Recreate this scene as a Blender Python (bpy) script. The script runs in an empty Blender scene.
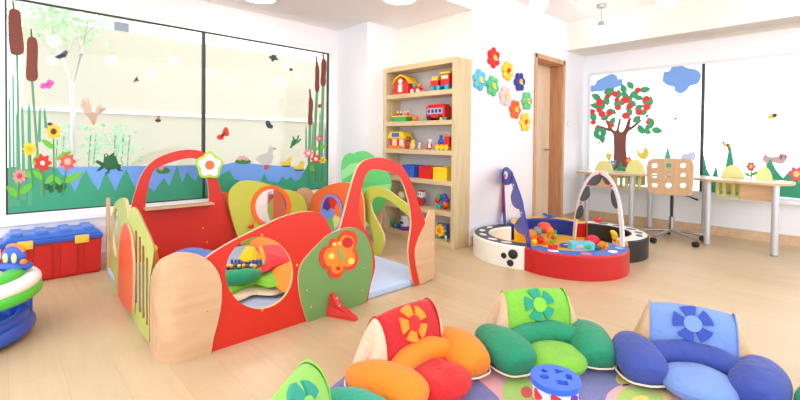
import bpy, math, random
from mathutils import Vector, Matrix, noise
from mathutils.geometry import tessellate_polygon
random.seed(7)
C = bpy.context.scene.collection
R = math.radians
# ------------------------------------------------------------------ camera model (metres; x runs along the window wall, y towards it)
F, H = 425.0, 1.10
TH = R(46.7); ROLL = math.atan(8.4/800); PITCH = math.atan(7.4/425)
CX, CY = 400.0, 148.1
_cu, _su = math.cos(TH), math.sin(TH)
FW = Vector((_cu*math.cos(PITCH), _su*math.cos(PITCH), -math.sin(PITCH)))
_r = Vector((_su, -_cu, 0)); _u = Vector((_cu*math.sin(PITCH), _su*math.sin(PITCH), math.cos(PITCH)))
RT = math.cos(ROLL)*_r + math.sin(ROLL)*_u
UP = -math.sin(ROLL)*_r + math.cos(ROLL)*_u
EYE = Vector((0, 0, H))
def ray(x, y): return FW + RT*((x-CX)/F) - UP*((y-CY)/F)
def flr(x, y, z=0.0):
    d = ray(x, y); return EYE + d*((z-H)/d.z)
class Pl:
    """vertical plane through two ground points; s runs along it, d towards the room side where the camera stands"""
    def __init__(s, a, b):
        s.o = Vector((a[0], a[1], 0)); s.a = (Vector((b[0], b[1], 0))-s.o).normalized()
        n = Vector((s.a.y, -s.a.x, 0))
        if (EYE-s.o).dot(n) < 0: n = -n
        s.n = n
    def hit(s, x, y):
        d = ray(x, y); t = (s.o-EYE).dot(s.n)/d.dot(s.n); p = EYE+d*t
        return ((p-s.o).dot(s.a), p.z)
    def pt(s, q, d=0.0): return s.o + s.a*q[0] + s.n*d + Vector((0, 0, q[1]))
    def px(s, pts): return [s.hit(*p) for p in pts]
cam = bpy.data.cameras.new('camera'); co = bpy.data.objects.new('camera', cam); C.objects.link(co)
M3 = Matrix((RT, UP, -FW)).transposed(); co.matrix_world = Matrix.Translation(EYE) @ M3.to_4x4()
cam.sensor_width = 36; cam.lens = F/800*36; cam.shift_y = -(200-CY)/800; cam.clip_start = .02
bpy.context.scene.camera = co
# ------------------------------------------------------------------ materials
def lin(c): c /= 255.0; return c/12.92 if c <= .04045 else ((c+.055)/1.055)**2.4
MATS = {}
def mat(rgb, rough=.5, var=.04, scale=6, bump=0, bscale=80, metal=0, emit=0, coat=0, sheen=0, key=None):
    k = key or (tuple(rgb), rough, var, scale, bump, bscale, metal, emit, coat, sheen)
    if k in MATS: return MATS[k]
    m = bpy.data.materials.new('material'); m.use_nodes = True; n = m.node_tree.nodes; l = m.node_tree.links
    b = n['Principled BSDF']; c = [lin(v) for v in rgb]
    tc = n.new('ShaderNodeTexCoord'); nz = n.new('ShaderNodeTexNoise'); nz.inputs['Scale'].default_value = scale; nz.inputs['Detail'].default_value = 3
    l.new(tc.outputs['Object'], nz.inputs['Vector'])
    mx = n.new('ShaderNodeMix'); mx.data_type = 'RGBA'; l.new(nz.outputs['Fac'], mx.inputs['Factor'])
    mx.inputs['A'].default_value = [v*(1-var) for v in c]+[1]; mx.inputs['B'].default_value = [min(1, v*(1+var)) for v in c]+[1]
    l.new(mx.outputs['Result'], b.inputs['Base Color'])
    b.inputs['Roughness'].default_value = rough; b.inputs['Metallic'].default_value = metal
    b.inputs['Coat Weight'].default_value = coat; b.inputs['Sheen Weight'].default_value = sheen
    if emit: b.inputs['Emission Color'].default_value = c+[1]; b.inputs['Emission Strength'].default_value = emit
    if bump:
        n2 = n.new('ShaderNodeTexNoise'); n2.inputs['Scale'].default_value = bscale; l.new(tc.outputs['Object'], n2.inputs['Vector'])
        bp = n.new('ShaderNodeBump'); bp.inputs['Strength'].default_value = bump; bp.inputs['Distance'].default_value = .01
        l.new(n2.outputs['Fac'], bp.inputs['Height']); l.new(bp.outputs['Normal'], b.inputs['Normal'])
    MATS[k] = m; return m
def wood(rgb, rgb2, axis='Z', scale=3.0, rough=.45):
    k = ('wood', rgb, rgb2, axis, scale)
    if k in MATS: return MATS[k]
    m = bpy.data.materials.new('wood_grain'); m.use_nodes = True; n = m.node_tree.nodes; l = m.node_tree.links; b = n['Principled BSDF']
    tc = n.new('ShaderNodeTexCoord'); mp = n.new('ShaderNodeMapping'); l.new(tc.outputs['Object'], mp.inputs['Vector'])
    s = {'X': (.12, 1, 1), 'Y': (1, .12, 1), 'Z': (1, 1, .12)}[axis]; mp.inputs['Scale'].default_value = [v*scale for v in s]
    nz = n.new('ShaderNodeTexNoise'); nz.inputs['Scale'].default_value = 6; nz.inputs['Detail'].default_value = 6; nz.inputs['Distortion'].default_value = .6
    l.new(mp.outputs['Vector'], nz.inputs['Vector'])
    cr = n.new('ShaderNodeValToRGB'); cr.color_ramp.elements[0].position = .35; cr.color_ramp.elements[1].position = .68
    cr.color_ramp.elements[0].color = [lin(v) for v in rgb2]+[1]; cr.color_ramp.elements[1].color = [lin(v) for v in rgb]+[1]
    l.new(nz.outputs['Fac'], cr.inputs['Fac']); l.new(cr.outputs['Color'], b.inputs['Base Color']); b.inputs['Roughness'].default_value = rough
    MATS[k] = m; return m
def cloth(rgb, amt=.55):
    k = ('cloth', tuple(rgb), amt)
    if k in MATS: return MATS[k]
    m = bpy.data.materials.new('cotton'); m.use_nodes = True; n = m.node_tree.nodes; l = m.node_tree.links; b = n['Principled BSDF']
    c = [lin(v) for v in rgb]
    tc = n.new('ShaderNodeTexCoord'); n1 = n.new('ShaderNodeTexNoise'); n1.inputs['Scale'].default_value = 13; n1.inputs['Detail'].default_value = 4; n1.inputs['Distortion'].default_value = 1.4
    l.new(tc.outputs['Object'], n1.inputs['Vector'])
    n2 = n.new('ShaderNodeTexNoise'); n2.inputs['Scale'].default_value = 500; l.new(tc.outputs['Object'], n2.inputs['Vector'])
    ad = n.new('ShaderNodeMath'); ad.operation = 'MULTIPLY_ADD'; l.new(n2.outputs['Fac'], ad.inputs[0]); ad.inputs[1].default_value = .08; l.new(n1.outputs['Fac'], ad.inputs[2])
    bp = n.new('ShaderNodeBump'); bp.inputs['Strength'].default_value = amt; bp.inputs['Distance'].default_value = .02
    l.new(ad.outputs[0], bp.inputs['Height']); l.new(bp.outputs['Normal'], b.inputs['Normal'])
    b.inputs['Base Color'].default_value = c+[1]; b.inputs['Roughness'].default_value = .8; b.inputs['Sheen Weight'].default_value = .15
    MATS[k] = m; return m
def glassy(rough=0.0, tint=(1, 1, 1), refl=1.5):
    k = ('glass', rough, tint, refl)
    if k in MATS: return MATS[k]
    m = bpy.data.materials.new('window_glass'); m.use_nodes = True; n = m.node_tree.nodes; l = m.node_tree.links
    n.remove(n['Principled BSDF']); o = n['Material Output']
    t = n.new('ShaderNodeBsdfTransparent'); t.inputs['Color'].default_value = (*tint, 1)
    g = n.new('ShaderNodeBsdfGlossy'); g.inputs['Roughness'].default_value = rough
    fr = n.new('ShaderNodeFresnel'); fr.inputs['IOR'].default_value = refl
    mx = n.new('ShaderNodeMixShader'); l.new(fr.outputs[0], mx.inputs[0]); l.new(t.outputs[0], mx.inputs[1]); l.new(g.outputs[0], mx.inputs[2]); l.new(mx.outputs[0], o.inputs['Surface'])
    MATS[k] = m; return m
# ------------------------------------------------------------------ mesh helpers
def cr(pts, n=6, closed=True):
    out = []; L = len(pts); rng = range(L) if closed else range(L-1)
    for i in rng:
        g = (lambda j: pts[j % L]) if closed else (lambda j: pts[max(0, min(L-1, j))])
        p0, p1, p2, p3 = (Vector(g(i+k)) for k in (-1, 0, 1, 2))
        for k in range(n):
            t = k/n
            out.append(.5*((2*p1)+(p2-p0)*t+(2*p0-5*p1+4*p2-p3)*t*t+(3*p1-p0-3*p2+p3)*t**3))
    if not closed: out.append(Vector(pts[-1]))
    return [tuple(p) for p in out]
def ell(cx, cy, rx, ry=None, n=28, a=0):
    ry = rx if ry is None else ry
    return [(cx+rx*math.cos(t)*math.cos(a)-ry*math.sin(t)*math.sin(a), cy+rx*math.cos(t)*math.sin(a)+ry*math.sin(t)*math.cos(a)) for t in (2*math.pi*i/n for i in range(n))]
def flower_pts(cx, cy, r, k=5, dep=.35, n=60, a=0, sx=1):
    return [(cx+sx*r*(1-dep*(.5-.5*math.cos(k*t)))*math.cos(t+a), cy+r*(1-dep*(.5-.5*math.cos(k*t)))*math.sin(t+a)) for t in (2*math.pi*i/n for i in range(n))]
OFF = {}
class MB:
    def __init__(s): s.v = []; s.f = []; s.m = []; s.sm = []
    def add(s, vs, fs, mi=0, smooth=True):
        b = len(s.v); s.v += [Vector(v) for v in vs]
        for f in fs: s.f.append([b+i for i in f]); s.m.append(mi); s.sm.append(smooth)
        return s
    def box(s, c, d, rz=0, mi=0, taper=1.0, rx=0, ry=0):
        M = Matrix.Rotation(rz, 3, 'Z') @ Matrix.Rotation(ry, 3, 'Y') @ Matrix.Rotation(rx, 3, 'X'); vs = []
        for z in (-1, 1):
            k = taper if z > 0 else 1
            for x, y in ((-1, -1), (1, -1), (1, 1), (-1, 1)): vs.append(Vector(c)+M @ Vector((x*d[0]/2*k, y*d[1]/2*k, z*d[2]/2)))
        return s.add(vs, [(3, 2, 1, 0), (4, 5, 6, 7), (0, 1, 5, 4), (1, 2, 6, 5), (2, 3, 7, 6), (3, 0, 4, 7)], mi, False)
    def bb(s, a, b, mi=0):
        return s.box([(a[i]+b[i])/2 for i in range(3)], [abs(b[i]-a[i]) for i in range(3)], mi=mi)
    def poly(s, outer, fn, d0, d1, holes=(), mi=0, me=None, smooth_side=False):
        """extrude 2D polygon (with holes); fn((a,b), d) -> world"""
        me = mi if me is None else me
        loops = [list(outer)]+[list(h) for h in holes]
        flat = [p for lp in loops for p in lp]
        tris = tessellate_polygon([[Vector((p[0], p[1], 0)) for p in lp] for lp in loops])
        n = len(flat); vs = [fn(p, d1) for p in flat]+[fn(p, d0) for p in flat]
        b = len(s.v); s.v += [Vector(v) for v in vs]
        for t in tris:
            s.f.append([b+i for i in t]); s.m.append(mi); s.sm.append(False)
            s.f.append([b+n+i for i in reversed(t)]); s.m.append(mi); s.sm.append(False)
        vs2 = list(vs); b = len(s.v); s.v += [Vector(v) for v in vs2]; k = 0
        for lp in loops:
            L = len(lp)
            for i in range(L):
                j = (i+1) % L; s.f.append([b+k+i, b+k+j, b+n+k+j, b+n+k+i]); s.m.append(me); s.sm.append(smooth_side)
            k += L
        return s
    def plate(s, pl, pts, d0, d1, holes=(), mi=0, me=None, px=True):
        if px: pts = pl.px(pts); holes = [pl.px(h) for h in holes]
        return s.poly(pts, pl.pt, d0, d1, holes, mi, me, True)
    def flat(s, pts, z0, z1, holes=(), mi=0, me=None):
        return s.poly(pts, lambda p, d: Vector((p[0], p[1], d)), z0, z1, holes, mi, me, True)
    def tube(s, path, r, n=10, closed=False, mi=0, cap=True, flat=1.0, up=(0, 0, 1)):
        P = [Vector(p) for p in path]; L = len(P); rr = r if isinstance(r, (list, tuple)) else [r]*L
        rings = []
        for i in range(L):
            a = P[(i-1) % L] if (closed or i > 0) else P[i]; b = P[(i+1) % L] if (closed or i < L-1) else P[i]
            t = (b-a).normalized(); u = Vector(up)
            if abs(t.dot(u)) > .97: u = Vector((1, 0, 0)) if abs(t.x) < .9 else Vector((0, 1, 0))
            x = t.cross(u).normalized(); y = x.cross(t).normalized(); ri = rr[i]
            ra, rb = ri if isinstance(ri, tuple) else (ri, ri*flat)
            rings.append([P[i]+x*ra*math.cos(2*math.pi*k/n)+y*rb*math.sin(2*math.pi*k/n) for k in range(n)])
        vs = [v for g in rings for v in g]; fs = []
        for i in range(L if closed else L-1):
            j = (i+1) % L
            for k in range(n): fs.append((i*n+k, i*n+(k+1) % n, j*n+(k+1) % n, j*n+k))
        s.add(vs, fs, mi)
        if cap and not closed:
            s.add(rings[0], [tuple(range(n))], mi); s.add(rings[-1], [tuple(reversed(range(n)))], mi)
        return s
    def lathe(s, prof, c=(0, 0, 0), n=24, mi=0, M=None, cap=True, smooth=True):
        M = M or Matrix.Identity(3); vs = []
        for r, z in prof:
            for k in range(n):
                a = 2*math.pi*k/n; vs.append(Vector(c)+M @ Vector((r*math.cos(a), r*math.sin(a), z)))
        fs = []
        for i in range(len(prof)-1):
            for k in range(n): fs.append((i*n+k, i*n+(k+1) % n, (i+1)*n+(k+1) % n, (i+1)*n+k))
        s.add(vs, fs, mi, smooth)
        if cap:
            s.add(vs[:n], [tuple(reversed(range(n)))], mi, smooth); s.add(vs[-n:], [tuple(range(n))], mi, smooth)
        return s
    def ball(s, c, r, n=14, mi=0, M=None):
        r = r if isinstance(r, (list, tuple)) else (r, r, r); M = M or Matrix.Identity(3); vs = []; fs = []
        m = max(6, n//2+1)
        for i in range(m+1):
            p = math.pi*i/m
            for k in range(n):
                a = 2*math.pi*k/n; vs.append(Vector(c)+M @ Vector((r[0]*math.sin(p)*math.cos(a), r[1]*math.sin(p)*math.sin(a), -r[2]*math.cos(p))))
        for i in range(m):
            for k in range(n): fs.append((i*n+k, i*n+(k+1) % n, (i+1)*n+(k+1) % n, (i+1)*n+k))
        return s.add(vs, fs, mi)
    def build(s, name, mats, parent=None, bevel=0, sub=0, seg=2):
        mats = mats if isinstance(mats, (list, tuple)) else [mats]
        me = bpy.data.meshes.new(name)
        if parent is None:
            lo = [min(v[i] for v in s.v) for i in range(3)]; hi = [max(v[i] for v in s.v) for i in range(3)]
            off = Vector(((lo[0]+hi[0])/2, (lo[1]+hi[1])/2, lo[2]))
        else: off = OFF[parent.name]
        me.from_pydata([v-off for v in s.v], [], s.f)
        for m in mats: me.materials.append(m)
        me.polygons.foreach_set('material_index', s.m); me.polygons.foreach_set('use_smooth', s.sm)
        import bmesh
        bm = bmesh.new(); bm.from_mesh(me); bmesh.ops.remove_doubles(bm, verts=bm.verts, dist=1e-5); bmesh.ops.recalc_face_normals(bm, faces=bm.faces); 
        for e in bm.edges:
            if len(e.link_faces) == 2 and e.calc_face_angle(0) > R(38): e.smooth = False
        bm.to_mesh(me); bm.free(); me.update()
        o = bpy.data.objects.new(name, me); C.objects.link(o)
        if parent is None: o.location = off
        else: o.parent = parent
        OFF[o.name] = off
        if bevel:
            b = o.modifiers.new('b', 'BEVEL'); b.width = bevel; b.segments = seg; b.limit_method = 'ANGLE'; b.angle_limit = R(40)
        if sub:
            q = o.modifiers.new('s', 'SUBSURF'); q.levels = q.render_levels = sub
        return o
def thing(name, label, cat, loc=(0, 0, 0), rz=0, group=None, local=False):
    o = bpy.data.objects.new(name, None); C.objects.link(o); o.empty_display_size = .05
    o.location = loc; o.rotation_euler = (0, 0, rz); OFF[o.name] = Vector((0, 0, 0)) if local else Vector(loc)
    o['label'] = label; o['category'] = cat
    if group: o['group'] = group
    return o
def tag(o, label, cat, group=None, kind=None):
    if label: o['label'] = label
    if cat: o['category'] = cat
    if group: o['group'] = group
    if kind: o['kind'] = kind
    return o
def struct(o, label=None): o['kind'] = 'structure'; return o
def lab(o, t): o['label'] = t; return o
def vinyl(rgb):
    k = ('vinyl', tuple(rgb))
    if k in MATS: return MATS[k]
    m = bpy.data.materials.new('vinyl_sticker'); m.use_nodes = True; n = m.node_tree.nodes; l = m.node_tree.links; b = n['Principled BSDF']
    c = [lin(v) for v in rgb]+[1]; tc = n.new('ShaderNodeTexCoord'); nz = n.new('ShaderNodeTexNoise'); nz.inputs['Scale'].default_value = 9; l.new(tc.outputs['Object'], nz.inputs['Vector'])
    mx = n.new('ShaderNodeMix'); mx.data_type = 'RGBA'; l.new(nz.outputs['Fac'], mx.inputs['Factor']); mx.inputs['A'].default_value = [v*.95 for v in c[:3]]+[1]; mx.inputs['B'].default_value = c
    l.new(mx.outputs['Result'], b.inputs['Base Color']); b.inputs['Roughness'].default_value = .5
    t = n.new('ShaderNodeBsdfTranslucent'); t.inputs['Color'].default_value = [v**.36 for v in c[:3]]+[1]; ms_ = n.new('ShaderNodeMixShader'); ms_.inputs[0].default_value = .12
    l.new(b.outputs[0], ms_.inputs[1]); l.new(t.outputs[0], ms_.inputs[2]); l.new(ms_.outputs[0], n['Material Output'].inputs['Surface'])
    MATS[k] = m; return m
# palette
WHITE = mat((246, 242, 245), .6, .015, 2); COOL = mat((240, 243, 250), .6, .01, 2); CREAM = mat((250, 245, 236), .6, .01)
CEIL = mat((246, 243, 245), .7, .01, 2)
PLY = wood((208, 170, 134), (196, 156, 120), 'X', 2)
PLYE = mat((214, 180, 140), .6, .12, 30)
MAPLE = wood((216, 196, 158), (204, 182, 142), 'Z', 4)
RED = mat((204, 40, 24), .38, .02); ORANGE = mat((240, 112, 58), .4, .03); LIME = mat((190, 200, 76), .45, .04); MOSS = mat((108, 148, 84), .5, .04)
GREEN = mat((70, 180, 90), .5); LGREEN = mat((120, 205, 120), .5); BLACK = mat((22, 22, 26), .45); GREY = mat((150, 152, 158), .35)
ALU = mat((196, 198, 202), .35, .02, metal=.6); STEEL = mat((175, 175, 178), .25, .02, metal=.9)
YEL = mat((245, 205, 40), .45); BLUE = mat((40, 90, 195), .35); NAVY = mat((30, 45, 130), .5); PINK = mat((240, 150, 170), .5)
PWHITE = mat((244, 244, 244), .4); BROWN = mat((122, 56, 38), .6)
# ------------------------------------------------------------------ the setting
def floor_mat():
    m = bpy.data.materials.new('light_wood_floor'); m.use_nodes = True; n = m.node_tree.nodes; l = m.node_tree.links; b = n['Principled BSDF']
    tc = n.new('ShaderNodeTexCoord'); br = n.new('ShaderNodeTexBrick'); l.new(tc.outputs['Object'], br.inputs['Vector'])
    mp = n.new('ShaderNodeMapping'); l.new(tc.outputs['Object'], mp.inputs['Vector']); mp.inputs['Rotation'].default_value = (0, 0, R(90)); l.new(mp.outputs[0], br.inputs['Vector'])
    br.inputs['Color1'].default_value = [lin(v) for v in (202, 178, 144)]+[1]; br.inputs['Color2'].default_value = [lin(v) for v in (195, 170, 136)]+[1]
    br.inputs['Mortar'].default_value = [lin(v) for v in (188, 162, 128)]+[1]; br.inputs['Scale'].default_value = 1; br.inputs['Brick Width'].default_value = 1.2
    br.inputs['Row Height'].default_value = .19; br.inputs['Mortar Size'].default_value = .0015; br.inputs['Mortar Smooth'].default_value = .5
    nz = n.new('ShaderNodeTexNoise'); mp2 = n.new('ShaderNodeMapping'); l.new(tc.outputs['Object'], mp2.inputs['Vector']); mp2.inputs['Scale'].default_value = (14, 1.5, 1)
    l.new(mp2.outputs[0], nz.inputs['Vector']); nz.inputs['Scale'].default_value = 2; nz.inputs['Detail'].default_value = 6
    mx = n.new('ShaderNodeMix'); mx.data_type = 'RGBA'; mx.blend_type = 'MULTIPLY'; mx.inputs['Factor'].default_value = .35
    cr_ = n.new('ShaderNodeValToRGB'); cr_.color_ramp.elements[0].color = (.82, .78, .72, 1); cr_.color_ramp.elements[1].color = (1, 1, 1, 1); cr_.color_ramp.elements[0].position = .3; cr_.color_ramp.elements[1].position = .6
    l.new(nz.outputs['Fac'], cr_.inputs['Fac']); l.new(br.outputs['Color'], mx.inputs['A']); l.new(cr_.outputs['Color'], mx.inputs['B']); l.new(mx.outputs['Result'], b.inputs['Base Color'])
    b.inputs['Roughness'].default_value = .38; b.inputs['Specular IOR Level'].default_value = .45
    return m
X0, Y0 = -2.6, -3.2
WY, WX = 4.486, 6.3          # glass planes of the two window walls
FY = 2.726                   # flower wall
BW0 = Pl((0, FY), (1, FY))
struct(MB().bb((X0, Y0, -.1), (WX+.15, WY+.15, 0)).build('floor', floor_mat()))
XC, YC0 = -.7, -1.5
struct(MB().bb((XC, YC0, 2.77), (WX+.3, FY, 2.9)).build('ceiling', CEIL))
struct(MB().bb((XC, FY, 2.468), (3.587, WY+.2, 2.9)).build('ceiling_lowered', CEIL))
struct(MB().bb((4.8, 2.30, 2.755), (5.72, FY, 2.77)).bb((XC, 2.30, 2.755), (4.8, FY, 2.77)).build('trim_1', CEIL))
wl0, wl1, wz0, wz1 = .041, 2.985, .50, 2.17
w = MB(); yi = 4.46
w.bb((X0, yi, 0), (wl0-.06, WY+.14, 2.468)).bb((wl0-.06, yi, 0), (wl1+.06, WY+.14, wz0-.05)).bb((wl0-.06, yi, wz1+.05), (wl1+.06, WY+.14, 2.468)).bb((wl1+.06, yi, 0), (3.2, WY+.14, 2.468))
struct(w.build('wall_left', WHITE))
struct(MB().bb((3.09, 3.85, 0), (3.60, 4.47, 2.47)).build('wall_pillar', COOL))
struct(MB().bb((3.587, FY+.002, 0), (3.75, 3.86, 2.47)).build('wall_niche', CREAM))
dx0, dx1, dzt = 4.90, 5.61, 2.16
struct(MB().bb((3.587, FY, 0), (dx0, FY+.22, 2.77)).bb((dx0, FY, dzt), (dx1, FY+.22, 2.77)).bb((dx1, FY, 0), (WX+.15, FY+.22, 2.77)).build('wall_back', mat((240, 239, 246), .6, .01)))
struct(MB().bb((5.72, YC0, 2.372), (WX+.14, FY, 2.77)).build('trim_2', mat((238, 232, 226), .7, .01)))
rv0, rv1, rz0, rz1 = -2.85, 2.635, .51, 2.085
struct(MB().bb((WX-.0, rv1+.03, 0), (WX+.14, FY, 2.38)).bb((WX, Y0, 0), (WX+.14, rv1+.03, rz0-.03)).bb((WX, Y0, rz1+.03), (WX+.14, rv1+.03, 2.38)).bb((WX, Y0, 0), (WX+.14, rv0-.03, 2.38)).build('wall_right', COOL))
# baseboards
BBM = wood((222, 192, 160), (208, 176, 142), 'X', 2)
struct(MB().bb((X0, yi-.012, 0), (3.09, yi, .10)).build('baseboard_left', mat((222, 205, 188), .5)))
struct(MB().bb((WX-.015, Y0, 0), (WX, FY-.015, .11)).build('baseboard_right', BBM))
struct(MB().bb((3.60, FY-.014, 0), (dx0-.045, FY, .10)).bb((dx1+.045, FY-.014, 0), (WX, FY, .10)).build('baseboard_back', BBM))
struct(MB().bb((3.078, 3.84, 0), (3.09, yi, .1)).bb((3.09, 3.84, 0), (3.34, 3.85, .10)).build('baseboard_pillar', BBM))
# door
fr = MB(); JW = wood((214, 170, 132), (192, 144, 108), 'Z', 3)
fr.bb((dx0-.045, FY-.018, 0), (dx0+.005, FY+.02, dzt+.05)).bb((dx1-.005, FY-.018, 0), (dx1+.045, FY+.02, dzt+.05)).bb((dx0-.045, FY-.018, dzt-.005), (dx1+.045, FY+.02, dzt+.05))
struct(fr.build('trim_3', JW, bevel=.004))
struct(MB().bb((dx0, FY+.02, 0), (dx0+.02, FY+.2, dzt)).bb((dx1-.02, FY+.02, 0), (dx1, FY+.2, dzt)).bb((dx0, FY+.02, dzt-.02), (dx1, FY+.2, dzt)).build('trim_4', wood((200, 150, 112), (178, 128, 92), 'Z', 3)))
d1 = MB().bb((dx0+.02, FY+.17, .005), (dx1-.02, FY+.205, dzt-.02)).build('door_1', wood((232, 210, 184), (222, 198, 170), 'Z', 2)); struct(d1)
MB().tube([(dx1-.1, FY+.17, 1.0), (dx1-.1, FY+.12, 1.0), (dx1-.22, FY+.12, 1.0)], .009).build('door_handle', STEEL, d1)
sw = thing('light_switch', 'small white light switch on the wall right of the door', 'switch', BW0.pt(BW0.hit(568, 124)))
q_ = BW0.hit(568, 124); MB().plate(BW0, [(q_[0]-.04, q_[1]-.04), (q_[0]+.04, q_[1]-.04), (q_[0]+.04, q_[1]+.04), (q_[0]-.04, q_[1]+.04)], 0, .008, px=False).build('plate', mat((214, 214, 218), .4), sw)
MB().plate(BW0, [(q_[0]-.018, q_[1]-.03), (q_[0]+.018, q_[1]-.03), (q_[0]+.018, q_[1]+.03), (q_[0]-.018, q_[1]+.03)], .008, .013, px=False).build('rocker', PWHITE, sw)
# ------------------------------------------------------------------ windows
GL = glassy(0, (1, 1, 1), 1.4)
DARK = mat((48, 50, 52), .5)
wn = MB().bb((wl0, WY, wz0), (1.49, WY+.008, wz1)).bb((1.514, WY, wz0), (wl1, WY+.008, wz1)).build('window_1', GL); struct(wn)
f = MB().bb((wl0-.06, WY-.012, wz0-.05), (wl0-.008, WY+.06, wz1+.05)).bb((wl1+.008, WY-.012, wz0-.05), (wl1+.06, WY+.06, wz1+.05))
f.bb((wl0-.01, WY-.012, wz0-.05), (wl1+.01, WY+.06, wz0-.008)).bb((wl0-.01, WY-.012, wz1+.008), (wl1+.01, WY+.06, wz1+.05)).build('window_frame', PWHITE, wn)
f = MB().bb((wl0-.008, WY-.003, wz0-.008), (wl0+.004, WY+.03, wz1+.008)).bb((wl1-.004, WY-.003, wz0-.008), (wl1+.008, WY+.03, wz1+.008)).bb((wl0, WY-.003, wz0-.008), (wl1, WY+.03, wz0+.003)).bb((wl0, WY-.003, wz1-.003), (wl1, WY+.03, wz1+.008))
f.bb((1.488, WY-.006, wz0), (1.516, WY+.03, wz1)).build('gasket', DARK, wn)
MB().bb((wl0-.2, WY-.05, wz0-.095), (wl1+.08, WY+.0, wz0-.052)).build('window_sill', WHITE, wn, bevel=.005)
ms = [1.268, -.12, -1.49]
wn2 = MB()
for a, b in ((rv1, ms[0]), (ms[0], ms[1]), (ms[1], ms[2]), (ms[2], rv0)): wn2.bb((WX+.03, b+.012, rz0), (WX+.038, a-.012, rz1))
wn2 = wn2.build('window_2', GL); struct(wn2)
f = MB().bb((WX-.01, rv1, rz0-.03), (WX+.09, rv1+.03, rz1+.03)).bb((WX-.01, rv0-.03, rz0-.03), (WX+.09, rv0, rz1+.03)).bb((WX-.01, rv0, rz0-.03), (WX+.09, rv1, rz0)).bb((WX-.01, rv0, rz1), (WX+.09, rv1, rz1+.03)).build('window_frame', mat((226, 226, 230), .4), wn2)
g = MB()
for m_ in ms: g.bb((WX+.02, m_-.015, rz0), (WX+.06, m_+.015, rz1))
g.build('mullion', DARK, wn2)
MB().bb((WX-.05, rv0-.05, rz0-.065), (WX+.0, rv1+.03, rz0-.03)).build('window_sill', COOL, wn2, bevel=.004)
# ------------------------------------------------------------------ outside the left window
EW = Pl((0, 6.6), (1, 6.6))
tw = EW.hit(120, 31)[1]
struct(MB().bb((.2, 6.6, -.3), (9.5, 6.8, tw)).build('wall_outside', mat((196, 192, 172), .8, .02, 1)))
zs = EW.hit(110, 112)[1]
struct(MB().bb((.2, 6.57, zs-.02), (9.5, 6.6, zs+.03)).build('trim_5', PWHITE))
struct(MB().bb((-6, 4.65, -.4), (12, 14, -.3)).build('ground_outside', mat((190, 190, 180), .9)))
bl = thing('neighbouring_building', 'grey building with a dark window showing above the garden wall', 'building', (3.9, 13, -.3))
a = Pl((0, 13), (1, 13)); q0 = a.hit(105, 14); q1 = a.hit(150, 32)
MB().bb((q0[0], 13, -.3), (q1[0], 14.5, q0[1])).build('wall', mat((205, 208, 212), .8), bl)
MB().bb((q0[0]+.2, 12.97, q0[1]-.5), (q1[0]-.5, 13.01, q0[1]-.15)).build('window', mat((110, 118, 125), .3), bl)
tp = Pl((0, 5.9), (1, 5.9))
def tpp(x, y, d=0): return tp.pt(tp.hit(x, y), d)
tr = thing('garden_tree', 'pale slender tree with white bark outside the left window', 'tree', (tpp(74, 166).x, 5.9, -.3))
t = MB(); b0 = tpp(74, 166)
t.tube([(b0.x+.02, 5.9, -.3), b0, tpp(73, 120, .05), tpp(72, 82)], [.032, .03, .027, .024]); t.tube([tpp(72, 84), tpp(80, 55, .1), tpp(86, 30), tpp(92, 5)], [.02, .015, .011, .007]); t.tube([tpp(72, 84), tpp(64, 60), tpp(55, 40, -.1), tpp(50, 10)], [.018, .014, .01, .007]); t.tube([tpp(66, 130, .1), tpp(70, 165, .1)], .02)
for e in [(80, 55, 66, 20), (84, 36, 100, 16), (60, 50, 40, 30), (64, 60, 74, 30), (86, 30, 80, 0)]:
    t.tube([tpp(e[0], e[1], .05), tpp((e[0]+e[2])/2+2, (e[1]+e[3])/2, .1), tpp(e[2], e[3])], [.012, .009, .005], 6)
t.build('trunk', mat((206, 206, 198), .8, .1), tr)
lf = MB()
for i in range(520):
    x, y = random.gauss(62, 24), random.gauss(14, 14)
    if y > 45: continue
    p = tpp(x, y, random.uniform(-.4, .4)); s_ = random.uniform(.02, .045); a_ = random.uniform(0, 6.3); v_ = Vector((math.cos(a_), random.uniform(-.5, .5), math.sin(a_)))*s_; w_ = Vector((-math.sin(a_), random.uniform(-.5, .5), math.cos(a_)))*s_*.5
    lf.add([p-v_, p+w_, p+v_, p-w_, p+Vector((0, .004, 0))], [(0, 1, 4), (1, 2, 4), (2, 3, 4), (3, 0, 4)])
tag(lf.build('foliage', mat((190, 222, 180), .7, .15), tr), None, None)
bu = thing('garden_bush', 'leafy light green bush outside the window behind the frog sticker', 'bush', (tpp(112, 150).x, 5.7, -.3))
bs = MB()
for i in range(260):
    x, y = random.choice(((60, 7), (92, 6), (122, 8), (112, 6))); x = random.gauss(x, y); y = random.gauss(145, 10)
    if y < 124: y = 124+random.random()*30
    p = tpp(x, y, .2+random.uniform(-.2, .2)); s_ = random.uniform(.015, .035); a_ = random.uniform(0, 6.3); v_ = Vector((math.cos(a_), random.uniform(-.5, .5), math.sin(a_)))*s_; w_ = Vector((-math.sin(a_), random.uniform(-.5, .5), math.cos(a_)))*s_*.5
    bs.add([p-v_, p+w_, p+v_, p-w_, p+Vector((0, .004, 0))], [(0, 1, 4), (1, 2, 4), (2, 3, 4), (3, 0, 4)])
bs.build('foliage', mat((170, 222, 176), .7, .2), bu)
bt = MB()
for x in (56, 62, 88, 93, 112, 120, 126): bt.tube([tpp(x, 135, .2), tpp(x-2, 160, .2), (tpp(x-3, 170).x, 5.7, -.3)], .006, 5)
bt.build('stems', mat((120, 140, 90), .7), bu)
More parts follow.
